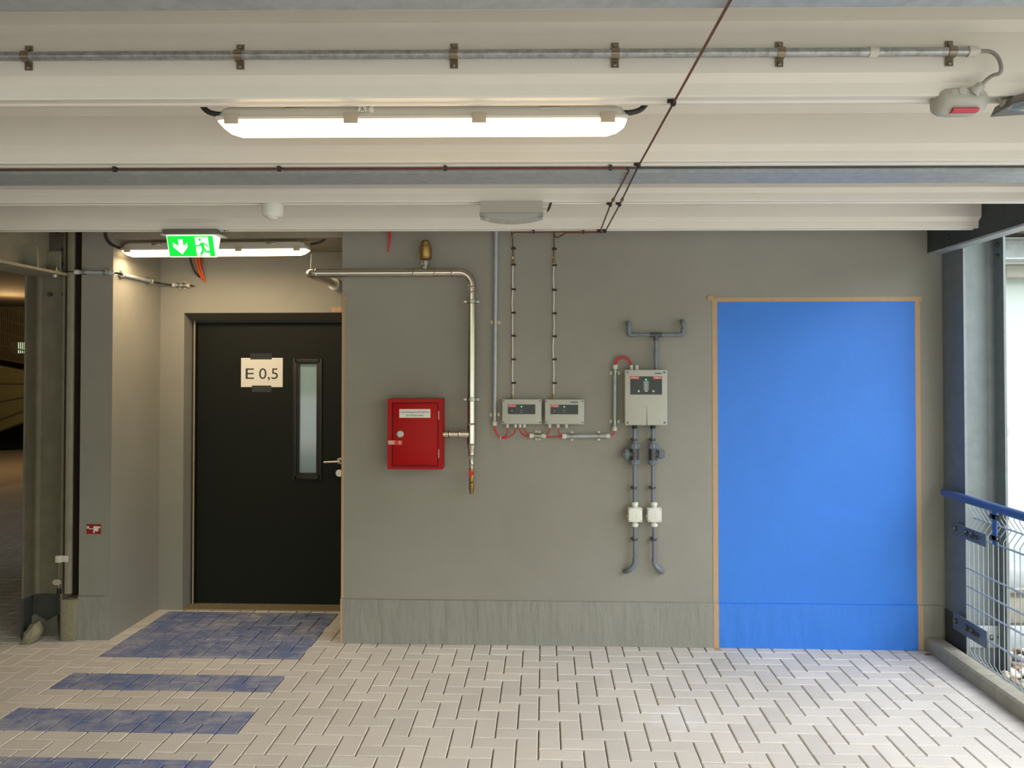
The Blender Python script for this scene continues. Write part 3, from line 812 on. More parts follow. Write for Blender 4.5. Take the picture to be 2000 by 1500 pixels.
cuA = thing('sampling_line', 'copper line from the top picture edge ending in the hose of the right small box', 'pipe', (.37, 3, zq), 'copper sampling lines')
A0, A1, A2, A3 = cross(1315, 202, 3), cross(1247, 323, 2), cross(1210, 400, 1), cross(1182, 449, 0)
Astart = A0 + (A0 - A1) * 1.35; Astart.z = zq
h1 = wp(1082, 487, .014)
pA = [Astart, A0, A1, A2, A3 + Vector((.0, 0, 0)), A3 + Vector((-.01, .02, -.002)), Vector((U(1160, 452, DK[0] + .05).x, DK[0] + .05, zq)), Vector((U(1105, 452, DK[0] + .05).x, DK[0] + .05, zq - .001))]
MB().tube(pA, RCU, seg=10).tube([pA[-1], pA[-1] + Vector((-.06, .15, -.012)), h1 + Vector((.0, -.02, .13)), h1 + Vector((0, 0, .06)), h1, wp(1082, 506, .014)], RCU, seg=10, sub=1).build('copper_tube', 'copper', cuA)
cuB = thing('sampling_line', 'copper line along the far joist ending in the hose of the left small box', 'pipe', (-.5, 3, zq), 'copper sampling lines')
B0 = Vector((U(-200, 322, DK[2] - .01).x, DK[2] + .07, zq)); B1 = cross(1232, 325, 2) + Vector((0, .0, 0)); B2, B3 = cross(1192, 401, 1), cross(1172, 449, 0)
h2 = wp(1002, 485, .014)
yB = DK[2] + .055
xl_ = U(-300, 320, yB).x
pB = [Vector((xl_, yB + AL * (xl_ - XP), zq)), Vector((B1.x - .02, yB, zq)), Vector((B1.x, yB + .03, zq)), B2, B3, Vector((B3.x - .02, DK[0] + .03, zq)), Vector((U(1004, 451, DK[0] + .03).x, DK[0] + .03, zq))]
MB().tube(pB, RCU, seg=10).tube([pB[-1], pB[-1] + Vector((-.015, .03, -.006)), h2 + Vector((-.012, -.1, .12)), h2 + Vector((-.004, 0, .07)), h2, wp(1002, 508, .014)], RCU * .9, seg=10, sub=1).build('copper_tube', 'copper', cuB)
for root, pts, ks in ((cuA, (A0, A1, A2, A3), None), (cuB, (B2, B3), None)):
    for p in pts: wclip(MB(), p, ax=(A1 - A0).normalized(), out=-Z1).build('clip', 'black', root)
for px in (238, 551, 871, 1192): wclip(MB(), Vector((U(px, 321, yB).x, yB + AL * (U(px, 321, yB).x - XP), zq)), ax=X1, out=-Z1).build('clip', 'black', cuB)
for px in (1042,): wclip(MB(), Vector((U(px, 452, DK[0] + .03).x, DK[0] + .03, zq)), ax=X1, out=-Z1).build('clip', 'black', cuB)
for px in (1139,): wclip(MB(), Vector((U(px, 452, DK[0] + .05).x, DK[0] + .05, zq)), ax=X1, out=-Z1).build('clip', 'black', cuA)
for root, s0, s1 in ((cuA, A1, A2), (cuB, B1, B2)):
    p = s0.lerp(s1, .84); dv = (s1 - s0).normalized()
    MB().cyl(p - dv * .014, p + dv * .014, .008, seg=6).build('union_nut', 'brass', root, label='brass union nut')
for root, pxs, ys, s0 in ((cuA, 1082, (486, 518, 566, 612, 657, 702, 748), 506), (cuB, 1002, (485, 517, 565, 611, 656, 702, 748), 508)):
    wob = [(0, 0), (0, 0), (.001, 0), (.001, 0), (-.004 if root is cuB else .004, 0), (.004, 0), (-.004, 0), (-.001, 0)]
    P = [wp(pxs, s0 + 6, .014)]
    for i, yy in enumerate(list(ys[1:]) + [776]):
        P.append(wp(pxs + random.uniform(-2.2, .8), yy - 20, .014)); P.append(wp(pxs + (-.8 if yy > 600 else 0), yy, .014))
    MB().tube(P, .0046, seg=10, sub=2).build('hose', 'hose', root, label='pale flexible hose')
    MB().cyl(wp(pxs, s0 - 2, .014), wp(pxs, s0 + 8, .014), .0075, seg=10).build('hose_connector', 'brass', root)
    MB().cyl(wp(pxs - 1, 770, .014), wp(pxs - 1, 781, .014), .0055, seg=10).build('hose_connector', 'brass', root)
    for yy in ys: wclip(MB(), wp(pxs - .3, yy, .014), r=.0055).build('clip', 'black', root)

# red tag hanging from the deck
a = wp(760, 455, .02)
tg = MB().prism([(-.008, 0), (.006, 0), (.012, -.06), (.004, -.10), (-.002, -.155), (-.012, -.15), (-.006, -.08)], a + Vector((0, 0, .03)), X1, Z1, Y1, 0, .002)
tag(tg.build('warning_streamer', 'redsticker'), 'small red plastic streamer hanging high on the wall above the red cabinet', 'streamer')

# ------------------------------------------------------------------ stainless fire water pipe
dp = W - .085; rP = .0265
zh = U(750, 533, dp).z; xv = U(921, 700, dp).x; xe = U(601, 533, dp).x
fw = thing('fire_water_pipe', 'stainless steel water pipe from the niche wall across and down to the red cabinet', 'pipe', (xv, dp, U(921, 967, dp).z))
R_ = .075
arc1 = [Vector((xv - R_ + R_ * math.sin(t), dp, zh - R_ + R_ * math.cos(t))) for t in [PI / 2 * i / 8 for i in range(9)]]
zbot = U(921, 870, dp).z
arc0 = [Vector((xe + .055 - .055 * math.cos(t), dp + .055 - .055 * math.sin(t), zh)) for t in [PI / 2 * i / 8 for i in range(9)]]
path = [Vector((xe, W2 - .005, zh))] + arc0 + arc1 + [Vector((xv, dp, zbot))]
MB().tube(path, rP, seg=24).build('pipe_run', 'stainless', fw)


def collar(b, p, ax, r, l=.012):
    ax = Vector(ax).normalized(); return b.lathe(Vector(p) - ax * l / 2, ax, [(0, r), (.002, r + .002), (l * .5, r + .004), (l - .002, r + .002), (l, r)])


for px in (618, 808, 850, 883):
    collar(MB(), (U(px, 533, dp).x, dp, zh), X1, rP).build('press_ring', 'stainless', fw)
MB().cyl((U(810, 533, dp).x, dp, zh), (U(848, 533, dp).x, dp, zh), rP + .0022).build('tee_fitting', 'stainless', fw)
for yy in (561, 571, 828, 868):
    collar(MB(), (xv, dp, U(921, yy, dp).z), Z1, rP).build('press_ring', 'stainless', fw)
MB().cyl((xv, dp, U(921, 830, dp).z), (xv, dp, U(921, 866, dp).z), rP + .0022).build('tee_fitting', 'stainless', fw)
zbr = U(890, 848, dp).z; xcab = U(866, 848, dp).x
br = MB().cyl((xcab, dp, zbr), (xv, dp, zbr), .021); collar(br, (U(878, 848, dp).x, dp, zbr), X1, .023); collar(br, (U(897, 848, dp).x, dp, zbr), X1, .025)
br.cyl((U(897, 848, dp).x, dp, zbr), (xv, dp, zbr), .0245).cyl((xcab, dp, zbr), (U(876, 848, dp).x, dp, zbr), .0245)
br.build('branch_pipe', 'stainless', fw)
zz = lambda py: zbot - U(921, py, dp).z
dn = MB().lathe((xv, dp, zbot), -Z1, [(0, rP + .001), (zz(873), rP), (zz(879), .021), (zz(888), .0205), (zz(889.5), .024), (zz(891), .021), (zz(896), .0145), (zz(905), .0135), (zz(906.5), .016), (zz(908), .0135), (zz(914), .0135)])
dn.build('reducer', 'stainless', fw)
bv = MB().lathe((xv, dp, U(921, 914, dp).z), -Z1, [(0, .014), (.01, .016), (.035, .016), (.04, .0125), (.05, .0165), (.07, .0165), (.085, .0165), (.09, .011), (.096, .0165), (.135, .0165), (.142, .0135), (.165, .012)])
bv.build('drain_valve', 'brass', fw, label='brass drain valve')
vh = MB().lathe((xv - .002, dp - .014, U(921, 924, dp).z), NF, [(0, .007), (.01, .007), (.01, .015), (.014, .015)]).box((xv - .012, dp - .028, U(921, 933, dp).z), (xv - .002, dp - .022, U(921, 917, dp).z), .002)
vh.build('valve_handle', 'redsticker', fw, label='red valve handle')
xa = U(831, 500, dp).x; zv = zh
vt = MB().lathe((xa, dp, zv + rP - .003), Z1, [(0, .016), (.022, .016), (.022, .026), (.05, .026)], seg=28)
vt.build('vent_nipple', 'clampsteel', fw)
MB().lathe((xa, dp, U(831, 507, dp).z), Z1, [(0, .028), (.006, .036), (.02, .041), (.08, .041), (.083, .036), (.09, .036), (.093, .028), (.112, .028), (.118, .022), (.124, .016)]).build('air_vent', 'brass', fw, label='brass air vent')
MB().lathe((xe, W2, zh), NF, [(0, .042), (.105, .042), (.105, .036), (.104, .03)]).build('wall_sleeve', 'gland', fw, label='white wall sleeve')
for yy in (589, 780):
    cb_ = MB(); z_ = U(921, yy, dp).z
    cb_.lathe((xv, dp, z_ - .011), Z1, [(0, rP + .001), (0, rP + .005), (.022, rP + .005), (.022, rP + .001)])
    for s_ in (-1, 1):
        cb_.box((xv + s_ * rP, dp - .008, z_ - .009), (xv + s_ * (rP + .024), dp + .006, z_ + .009), .003)
        cb_.lathe((xv + s_ * (rP + .016), dp - .008, z_), NF, [(0, .006), (.006, .006)], seg=8)
    cb_.cyl((xv, dp + rP, z_), (xv, W, z_), .006)
    cb_.build('pipe_clamp', 'clampsteel', fw)
    MB().lathe((xv, dp, z_ - .013), Z1, [(0, rP + .0005), (0, rP + .003), (.026, rP + .003), (.026, rP + .0005)]).build('rubber_liner', 'black', fw)

# ------------------------------------------------------------------ red cabinet
dcf = W - .125
a, c = U(757, 779, dcf), U(864, 917, dcf)
rc = thing('hydrant_cabinet', 'red steel hydrant cabinet with a white German label on the grey wall', 'cabinet', ((a.x + c.x) / 2, W, c.z))
bd = MB().box((a.x, dcf + .012, c.z), (c.x, W - .0005, a.z), .003)
d_a, d_c = U(765.5, 786, dcf), U(856, 911, dcf)
bd.box((a.x, dcf, c.z), (d_a.x, dcf + .02, a.z)).box((d_c.x, dcf, c.z), (c.x, dcf + .02, a.z)).box((d_a.x, dcf, c.z), (d_c.x, dcf + .02, d_c.z)).box((d_a.x, dcf, d_a.z), (d_c.x, dcf + .02, a.z))
bd.build('body', 'red', rc)
MB().box((d_a.x, dcf + .008, d_c.z), (d_c.x, dcf + .0118, d_a.z)).build('door_gap', mat('dark_red_gap', (70, 4, 6), .6), rc)
cdoor = MB().box((d_a.x + .006, dcf - .001, d_c.z + .006), (d_c.x - .006, dcf + .012, d_a.z - .006), .002).build('door', 'red', rc)
la, lc_ = U(780, 799, dcf - .002), U(840.5, 816, dcf - .002)
lb_ = MB().box((la.x, dcf - .002, lc_.z), (lc_.x, dcf - .0008, la.z)).build('label', 'paper', cdoor, label='white label')
lt = MB().text('Löschwasserentnahme', U(810, 804.6, dcf - .002), X1, Z1, NF, .0135, width=(lc_.x - la.x) * .93)
lt.build('lettering', 'darkprint', rc, label='black lettering, upper line')
lt = MB().text('für', U(797, 811.3, dcf - .002), X1, Z1, NF, .0135, width=(lc_.x - la.x) * .13)
lt.build('lettering', 'darkprint', rc, label='black lettering, first word of the lower line')
lt = MB().text('Feuerwehr', U(815, 811.3, dcf - .002), X1, Z1, NF, .0135, width=(lc_.x - la.x) * .42)
lt.build('lettering', 'darkprint', rc, label='black lettering, lower line')
lk = MB().lathe(U(781.4, 847.7, dcf - .001), NF, [(0, .023), (.004, .023), (.006, .019), (.006, .015), (.004, .014)]); lk.box(U(781.4, 847.7, dcf - .006) - Vector((.010, .001, .003)), U(781.4, 847.7, dcf - .006) + Vector((.010, .001, .003)))
lk.build('lock', 'clampsteel', cdoor)
for y0_, y1_ in ((802.5, 819.5), (877, 894.5)):
    MB().cyl(U(856.5, y1_, dcf - .001), U(856.5, y0_, dcf - .001), .0042, seg=12).build('hinge', mat('pink_grey_hinge', (196, 150, 146), .35, .4), rc)
s0, s1 = U(757.5, 860, dcf - .0015), U(785.5, 869, dcf - .0015)
stk = MB().box((s0.x, dcf - .0022, s1.z), (s1.x, dcf - .001, s0.z)).build('seal_sticker', 'redsticker', rc, label='small red seal sticker')
sp_ = MB()
for i in range(4): sp_.box((s0.x + .003, dcf - .0028, s0.z - .0055 - i * .0062), (s0.x + .045 - (i % 2) * .005, dcf - .0023, s0.z - .0025 - i * .0062))
ringframe(sp_, s1.x - .022, s1.x - .006, s1.z + .005, s0.z - .004, .002, dcf - .0028, dcf - .0023, 0)
sp_.text('F', ((s1.x - .014), dcf - .0023, (s0.z + s1.z) / 2), X1, Z1, NF, .010)
sp_.build('printing', 'paper', stk)

# ------------------------------------------------------------------ conduits on the wall
def wall_conduit(label, pA_, pB_, off, clamps, capA=True, capB=True, r=.0125, matn='galv', group='galvanised conduits', caplen=.027, depth=None):
    A_ = U(*pA_, W - off) if depth is None else depth(pA_); B_ = U(*pB_, W - off) if depth is None else depth(pB_)
    dv = (B_ - A_); Ln = dv.length; dv.normalize()
    out = NF if depth is None else depth('n')
    t_ = thing('conduit_pipe', label, 'pipe', tuple((A_ + B_) / 2), group)
    MB().cyl(A_, B_, r).build('tube', matn, t_)
    for fl_, p_, s_ in ((capA, A_, 1), (capB, B_, -1)):
        if fl_: MB().lathe(p_ - dv * s_ * .002, dv * s_, [(0, r * .7), (.001, r + .004), (.02, r + .004), (caplen, r + .0015), (caplen + .001, r)]).build('end_cap', 'gland', t_)
    for k in clamps:
        clampbar(MB(), A_ + dv * Ln * k, dv, r, r + .018, out=out).build('clamp', 'clampsteel', t_)
    return t_


wall_conduit('tall galvanised conduit from the deck down the wall, left of the two small grey boxes', (969, 430), (966, 831), .02, (.498, .948), capA=False)
wall_conduit('very short level galvanised conduit stub between the two small grey boxes', (1034.5, 851), (1066, 851), .02, (.42, .58))
wall_conduit('level galvanised conduit below the right small grey box', (1098.5, 852), (1191, 851.5), .02, (.20, .77))
wall_conduit('short upright galvanised conduit beside the large grey box', (1201.5, 713), (1200.5, 841), .02, (.12, .86))
# niche and pier conduits
wall_conduit('level galvanised conduit with white ends at the top of the grey pier', (147, 531), (224, 533), .02, (.22, .75), caplen=.03)
dn_ = lambda yv, zv_: Vector((nx0 + .018, yv, zv_))
ya, yb_ = W + .07, W2 - .18
za = U(245, 536, ya).z
wall_conduit('galvanised conduit with a white end along the side wall of the door niche', 'a', 'b', .02, (.05, .93), depth=lambda k: {'a': dn_(ya, za), 'b': dn_(yb_, za - .0), 'n': X1}[k])
wall_conduit('short galvanised conduit with white ends on the niche back wall left of the door', (338, 556.5), (371, 557.5), W - W2 + .02, (.36, .66), caplen=.02)
tag(MB().tube([U(223, 533, W - .02), U(232, 534, W - .03), U(240, 535, W - .02), dn_(ya - .02, za), dn_(ya, za)], .006, sub=2).build('conduit_cable', 'cable'), 'dark cable bridging the pier conduit and the niche conduit around the corner', 'cable')
tag(MB().tube([dn_(yb_, za), dn_(W2 - .06, za), U(330, 556, W2 - .03), U(338, 556.5, W2 - .02)], .006, sub=2).build('conduit_cable', 'cable'), 'dark cable joining the niche conduit to the stub on the back wall', 'cable')
tag(MB().tube([U(371, 557.5, W2 - .02), U(380, 559, W2 - .02)], [.006, .003]).build('conduit_cable', 'cable'), 'dark cable end poking out of the stub above the door', 'cable')
tag(MB().tube([U(128, 530, 5.232), U(140, 531, 5.225), U(149, 531, W - .02)], .004, sub=1).build('conduit_cable', 'cable'), 'dark cable running from behind the galvanised post into the pier conduit', 'cable')
# loose cables hanging behind the exit sign
tz = H + .87
for pp_, mt, lab, rr, dd in (
        (((378, 470), (381, 500), (388, 530), (396, 546)), 'orangecable', 'bright orange cable hanging behind the exit sign, the leftmost orange one', .0075, .05),
        (((387, 470), (388, 505), (393, 530), (401, 551)), 'orangecable', 'bright orange cable hanging behind the exit sign, ending lowest of all', .0075, .035),
        (((397, 470), (395, 505), (393, 525), (397, 545)), 'redcable', 'thin red cable hanging behind the exit sign', .005, .02),
        (((367, 470), (371, 505), (379, 530), (390, 541)), 'cable', 'dark cable hanging left of the orange ones behind the exit sign', .007, .065)):
    P = [U(x_, y_, W2 - dd) for x_, y_ in pp_]; P[-1] = U(*pp_[-1], W2 - .004)
    P.insert(0, Vector((P[0].x, P[0].y, tz)))
    tag(MB().tube(P, rr, sub=2).build('loose_cable', mt), lab, 'cable', 'loose cables behind the exit sign')

# ------------------------------------------------------------------ detector boxes
def gland(b, p, dv, r=.011, l=.03):
    return b.lathe(p, dv, [(0, r * .8), (.004, r * .8), (.004, r), (.013, r), (.014, r * .82), (.018, r * .9), (l - .006, r * .95), (l, r * .6)], seg=12)


def small_box(label, p0, p1, pn0, pn1, num, ledp, glands, brand=None):
    d = W - .065
    a, c = U(*p0, d), U(*p1, d)
    t_ = thing('detector_unit', label, 'control box', ((a.x + c.x) / 2, W, c.z), 'small grey detector boxes')
    MB().box((a.x + .004, d + .026, c.z + .003), (c.x - .004, W - .0005, a.z - .003), .006).build('base', 'lightbox', t_)
    MB().box((a.x, d, c.z), (c.x, d + .026, a.z), .005, 3).build('cover', 'lightbox', t_)
    b0, b1 = U(*pn0, d), U(*pn1, d)
    ck = MB()
    n_ = 12; xm_ = (b0.x + b1.x) / 2; hw_ = (b1.x - b0.x) / 2 + .004
    up = [(xm_ - hw_ + 2 * hw_ * i / n_, b1.z - .002) for i in range(n_ + 1)]
    dnn = [(x_, z_ - .004 - .022 * (1 - ((x_ - xm_) / hw_) ** 2)) for x_, z_ in up][::-1]
    ck.prism(up + dnn, (0, 0, 0), X1, Z1, Y1, d - .0025, d); ck.build('cover_lip', 'lightbox', t_)
    pn = MB().box((b0.x, d - .0018, b1.z), (b1.x, d - .0002, b0.z)).build('display_panel', 'panel', t_, label='black display panel')
    l0, l1 = Vector((b0.x + .001, 0, b0.z - .001)), Vector((b0.x + .0525, 0, b0.z - .0175))
    nl = MB().box((l0.x, d - .0026, l1.z), (l1.x, d - .0018, l0.z)).build('number_label', 'redsticker', pn)
    MB().text(num, ((l0.x + l1.x) / 2, d - .0026, (l0.z + l1.z) / 2), X1, Z1, NF, .0115, width=.046, bold=.012).build('lettering', 'paleprint', t_, label='white number on red')
    MB().lathe(U(*ledp, d - .0018), NF, [(0, .0042), (.001, .004), (.002, .002)], seg=12).build('indicator', 'led', pn, label='glowing green indicator')
    pr = MB(); cx_ = U(*ledp, d).x
    for k, zz_ in enumerate((.022, .036)):
        pr.box((cx_ - .006, d - .0024, U(*ledp, d).z - zz_ - .002), (cx_ + .006, d - .0019, U(*ledp, d).z - zz_ + .002)).box((cx_ - .034, d - .0024, U(*ledp, d).z - zz_ - .0025), (cx_ - .032, d - .0019, U(*ledp, d).z - zz_ + .0025))
        pr.box((cx_ - .03, d - .0022, U(*ledp, d).z - zz_ + .007), (cx_ + .03, d - .0019, U(*ledp, d).z - zz_ + .0075))
    pr.lathe((b0.x + .026, d - .0018, U(*ledp, d).z - .026), NF, [(0, .005), (.0006, .005)], seg=12)
    pr.build('printing', 'greyprint', pn)
    for x_ in (a.x + .010, c.x - .010):
        for z_ in (a.z - .012, c.z + .012): MB().lathe((x_, d, z_), NF, [(0, .0048), (.001, .0046)], seg=12).build('screw', 'screw', t_)
    for px in glands: gland(MB(), Vector((U(px, 829, W - .03).x, W - .032, c.z + .004)), -Z1).build('cable_gland', 'gland', t_)
    if brand:
        q0, q1 = U(*brand[0], d), U(*brand[1], d)
        bpz = MB().box((q0.x, d - .0015, q1.z), (q1.x, d - .0002, q0.z)).build('name_plate', 'plate', t_)
        MB().box((q0.x + .004, d - .002, (q0.z + q1.z) / 2 - .0018), (q1.x - .004, d - .0016, (q0.z + q1.z) / 2 + .0018)).build('printing', 'darkprint', bpz)
    return t_


small_box('left small grey detector box, numbered 1777.01, on the grey wall', (980.5, 779.5), (1057.5, 828.5), (992, 790), (1045.5, 808.7), '1777.01', (1018.5, 794.3), (990.8, 1006.6, 1015.6, 1024))
small_box('right small grey detector box, numbered 1778.01, on the grey wall', (1064, 780), (1141, 828.8), (1075.2, 790.4), (1129.2, 809), '1778.01', (1102, 794.6), (1073.2, 1089.5, 1106), ((1114, 783.5), (1129, 787.8)))
# large box
d = W - .105
a, c = U(1220, 722, d), U(1303.6, 831, d)
lg = thing('detector_unit', 'large grey detector box with black display, numbered 1779.01 and 1780.01', 'control box', ((a.x + c.x) / 2, W, c.z))
MB().box((a.x + .003, d + .03, c.z + .003), (c.x - .003, W - .0005, a.z - .003), .008).build('base', 'lightbox', lg)
MB().box((a.x, d, c.z), (c.x, d + .03, a.z), .007, 3).build('cover', 'lightbox', lg)
b0, b1 = U(1231, 735.2, d), U(1293, 770.5, d)
n_ = 12; xm_ = (b0.x + b1.x) / 2; hw_ = (b1.x - b0.x) / 2 + .006
up = [(xm_ - hw_ + 2 * hw_ * i / n_, b1.z - .002) for i in range(n_ + 1)]
MB().prism(up + [(x_, z_ - .006 - .02 * (1 - ((x_ - xm_) / hw_) ** 2)) for x_, z_ in up][::-1], (0, 0, 0), X1, Z1, Y1, d - .003, d).build('cover_lip', 'lightbox', lg)
pn = MB().box((b0.x, d - .002, b1.z), (b1.x, d - .0002, b0.z)).build('display_panel', 'panel', lg, label='black display panel')
for xa_, num in ((b0.x + .001, '1779.01'), (b1.x - .0545, '1780.01')):
    MB().box((xa_, d - .0028, b0.z - .0175), (xa_ + .0535, d - .002, b0.z - .001)).build('number_label', 'redsticker', pn)
    MB().text(num, (xa_ + .02675, d - .0028, b0.z - .0093), X1, Z1, NF, .012, width=.047, bold=.012).build('lettering', 'paleprint', lg, label='white number on red')
MB().lathe(U(1261.8, 741.5, d - .002), NF, [(0, .005), (.001, .0048), (.002, .002)], seg=12).build('indicator', 'led', pn, label='glowing green indicator')
q0, q1 = U(1256.8, 744, d), U(1267.2, 761.7, d)
MB().box((q0.x, d - .0026, q1.z), (q1.x, d - .002, q0.z)).build('level_display', 'greyprint', pn)
pr = MB()
for k in range(5): z_ = q0.z - .010 - k * .0108; pr.box((xm_ - .0085, d - .003, z_ - .0012), (xm_ + .0085, d - .0026, z_ + .0012))
pr.box(U(1259, 762.8, d) + Vector((0, -.0026, -.006)), U(1265, 762.8, d) + Vector((0, -.002, 0)))
for px in (1247.5, 1276.3): pr.lathe(U(px, 764, d - .002), NF, [(0, .0065), (.0006, .0065)], seg=8)
pr.build('printing', 'paleprint', pn)
q0, q1 = U(1278.5, 727.4, d), U(1293, 731, d)
npb = MB().box((q0.x, d - .0015, q1.z), (q1.x, d - .0002, q0.z)).build('name_plate', 'plate', lg)
MB().box((q0.x + .004, d - .002, (q0.z + q1.z) / 2 - .0018), (q1.x - .006, d - .0016, (q0.z + q1.z) / 2 + .0018)).build('printing', 'darkprint', npb)
sl = U(1263.5, 793, d); MB().prism([(-.0035, 0), (.0035, 0), (.0012, sl.z - c.z - .002), (-.0004, sl.z - c.z - .002)], (sl.x, d, c.z + .001), X1, Z1, Y1, -.0006, 0).build('cover_groove', mat('groove_shadow_line', (120, 118, 108), .6), lg)
for x_ in (a.x + .018, c.x - .018):
    for z_ in (a.z - .017, c.z + .017): MB().lathe((x_, d, z_), NF, [(0, .0065), (.001, .006)], seg=12).build('screw', 'screw', lg)
for px in (1233, 1243.5): gland(MB(), Vector((U(px, 722, W - .05).x, W - .05, a.z - .004)), Z1, r=.0125, l=.034).build('cable_gland', 'gland', lg)

# red cables
RG = 'red cables between the grey boxes'
o_ = .03


def redc(pts, lab, r=.0042):
    return tag(MB().tube([wp(x_, y_, o_) for x_, y_ in pts], r, sub=2, seg=10).build('red_cable', 'redcable'), lab, 'cable', RG)


redc([(965.5, 829), (966, 838), (971, 850), (980, 855.5), (988, 851), (990.8, 844), (990.8, 835)], 'red cable from the tall conduit up into the first gland of the left small box')
redc([(966.5, 829), (968, 841), (974, 853), (986, 857), (1000, 851), (1006.6, 843), (1006.6, 835)], 'red cable from the tall conduit up into the second gland of the left small box')
redc([(1015.6, 835), (1016, 843), (1024, 851), (1036, 853)], 'red cable from the third gland of the left small box into the conduit stub')
redc([(1024, 835), (1025, 841), (1030, 847), (1036, 849.5)], 'red cable from the rightmost gland of the left small box into the conduit stub')
redc([(1064, 849), (1071, 847), (1073.2, 842), (1073.2, 835)], 'red cable from the conduit stub up into the first gland of the right small box')
redc([(1064, 853), (1080, 853.5), (1100, 852.5)], 'level red cable between the conduit stub and the level conduit')
redc([(1089.5, 835), (1090, 842), (1095, 849), (1100, 850.5)], 'red cable from the middle gland of the right small box into the level conduit')
redc([(1190, 851.5), (1196, 850), (1200.3, 845), (1200.5, 839)], 'short red cable curving from the level conduit up to the upright conduit')
redc([(1200.2, 716), (1200.5, 707), (1208, 697), (1222, 695), (1232, 705), (1233.5, 718)], 'red cable arching from the upright conduit to the large box, the higher one')
redc([(1202.2, 716), (1203, 709), (1209, 700.5), (1221, 699), (1230, 707), (1232, 718)], 'red cable arching from the upright conduit to the large box, the lower one')
a = wp(978, 854.5, .03); tag(MB().box(a + Vector((-.003, -.009, -.012)), a + Vector((.001, .009, .012)), .001).build('cable_tie', 'white'), 'white cable tie round the two red cables left of the small boxes', 'cable tie')

# ------------------------------------------------------------------ grey PVC pipework
dv_ = W - .05; rV = .0125
V = lambda x_, y_: U(x_, y_, dv_)
mf = thing('pvc_manifold', 'grey plastic pipe tee with two upturned arms above the large grey box', 'pipe', tuple(V(1281, 722)))
MB().tube([V(1281, 726), V(1281, 655)], rV).build('riser', 'pvc', mf)
L_ = Vector((V(1228, 654).x, dv_, V(1228, 654).z)); Rr = Vector((V(1334.5, 653).x, dv_, L_.z))
lt_, rt_ = V(1228, 631), V(1334.5, 628)
MB().tube([Vector((lt_.x, W - .001, lt_.z)), Vector((lt_.x, dv_, lt_.z)), L_, Rr, Vector((rt_.x, dv_, rt_.z)), Vector((rt_.x, W - .001, rt_.z))], rV, sub=0).build('crosspiece', 'pvc', mf)
for p in (L_, Rr, Vector((lt_.x, dv_, lt_.z)), Vector((rt_.x, dv_, rt_.z))):
    s_ = 1 if p.x < V(1281, 654).x else -1
    up_ = p.z < L_.z + .01
    pts = [p + Vector((s_ * .042, 0, 0)), p, p + Vector((0, 0, .042))] if up_ else [p - Vector((0, 0, .036)), p, p + Vector((0, .04, 0))]
    MB().tube(pts, rV + .003, sub=3).build('elbow', 'pvc', mf)
tz_ = L_.z; tx = V(1281, 654).x
MB().cyl((tx - .036, dv_, tz_), (tx + .036, dv_, tz_), rV + .0035).cyl((tx, dv_, tz_), (tx, dv_, tz_ - .038), rV + .0035).build('tee_fitting', 'pvcdark', mf)
MB().lathe(V(1281, 702), Z1, [(0, rV), (.006, rV + .003), (.055, rV + .003), (.062, rV)]).build('coupling', 'pvc', mf)
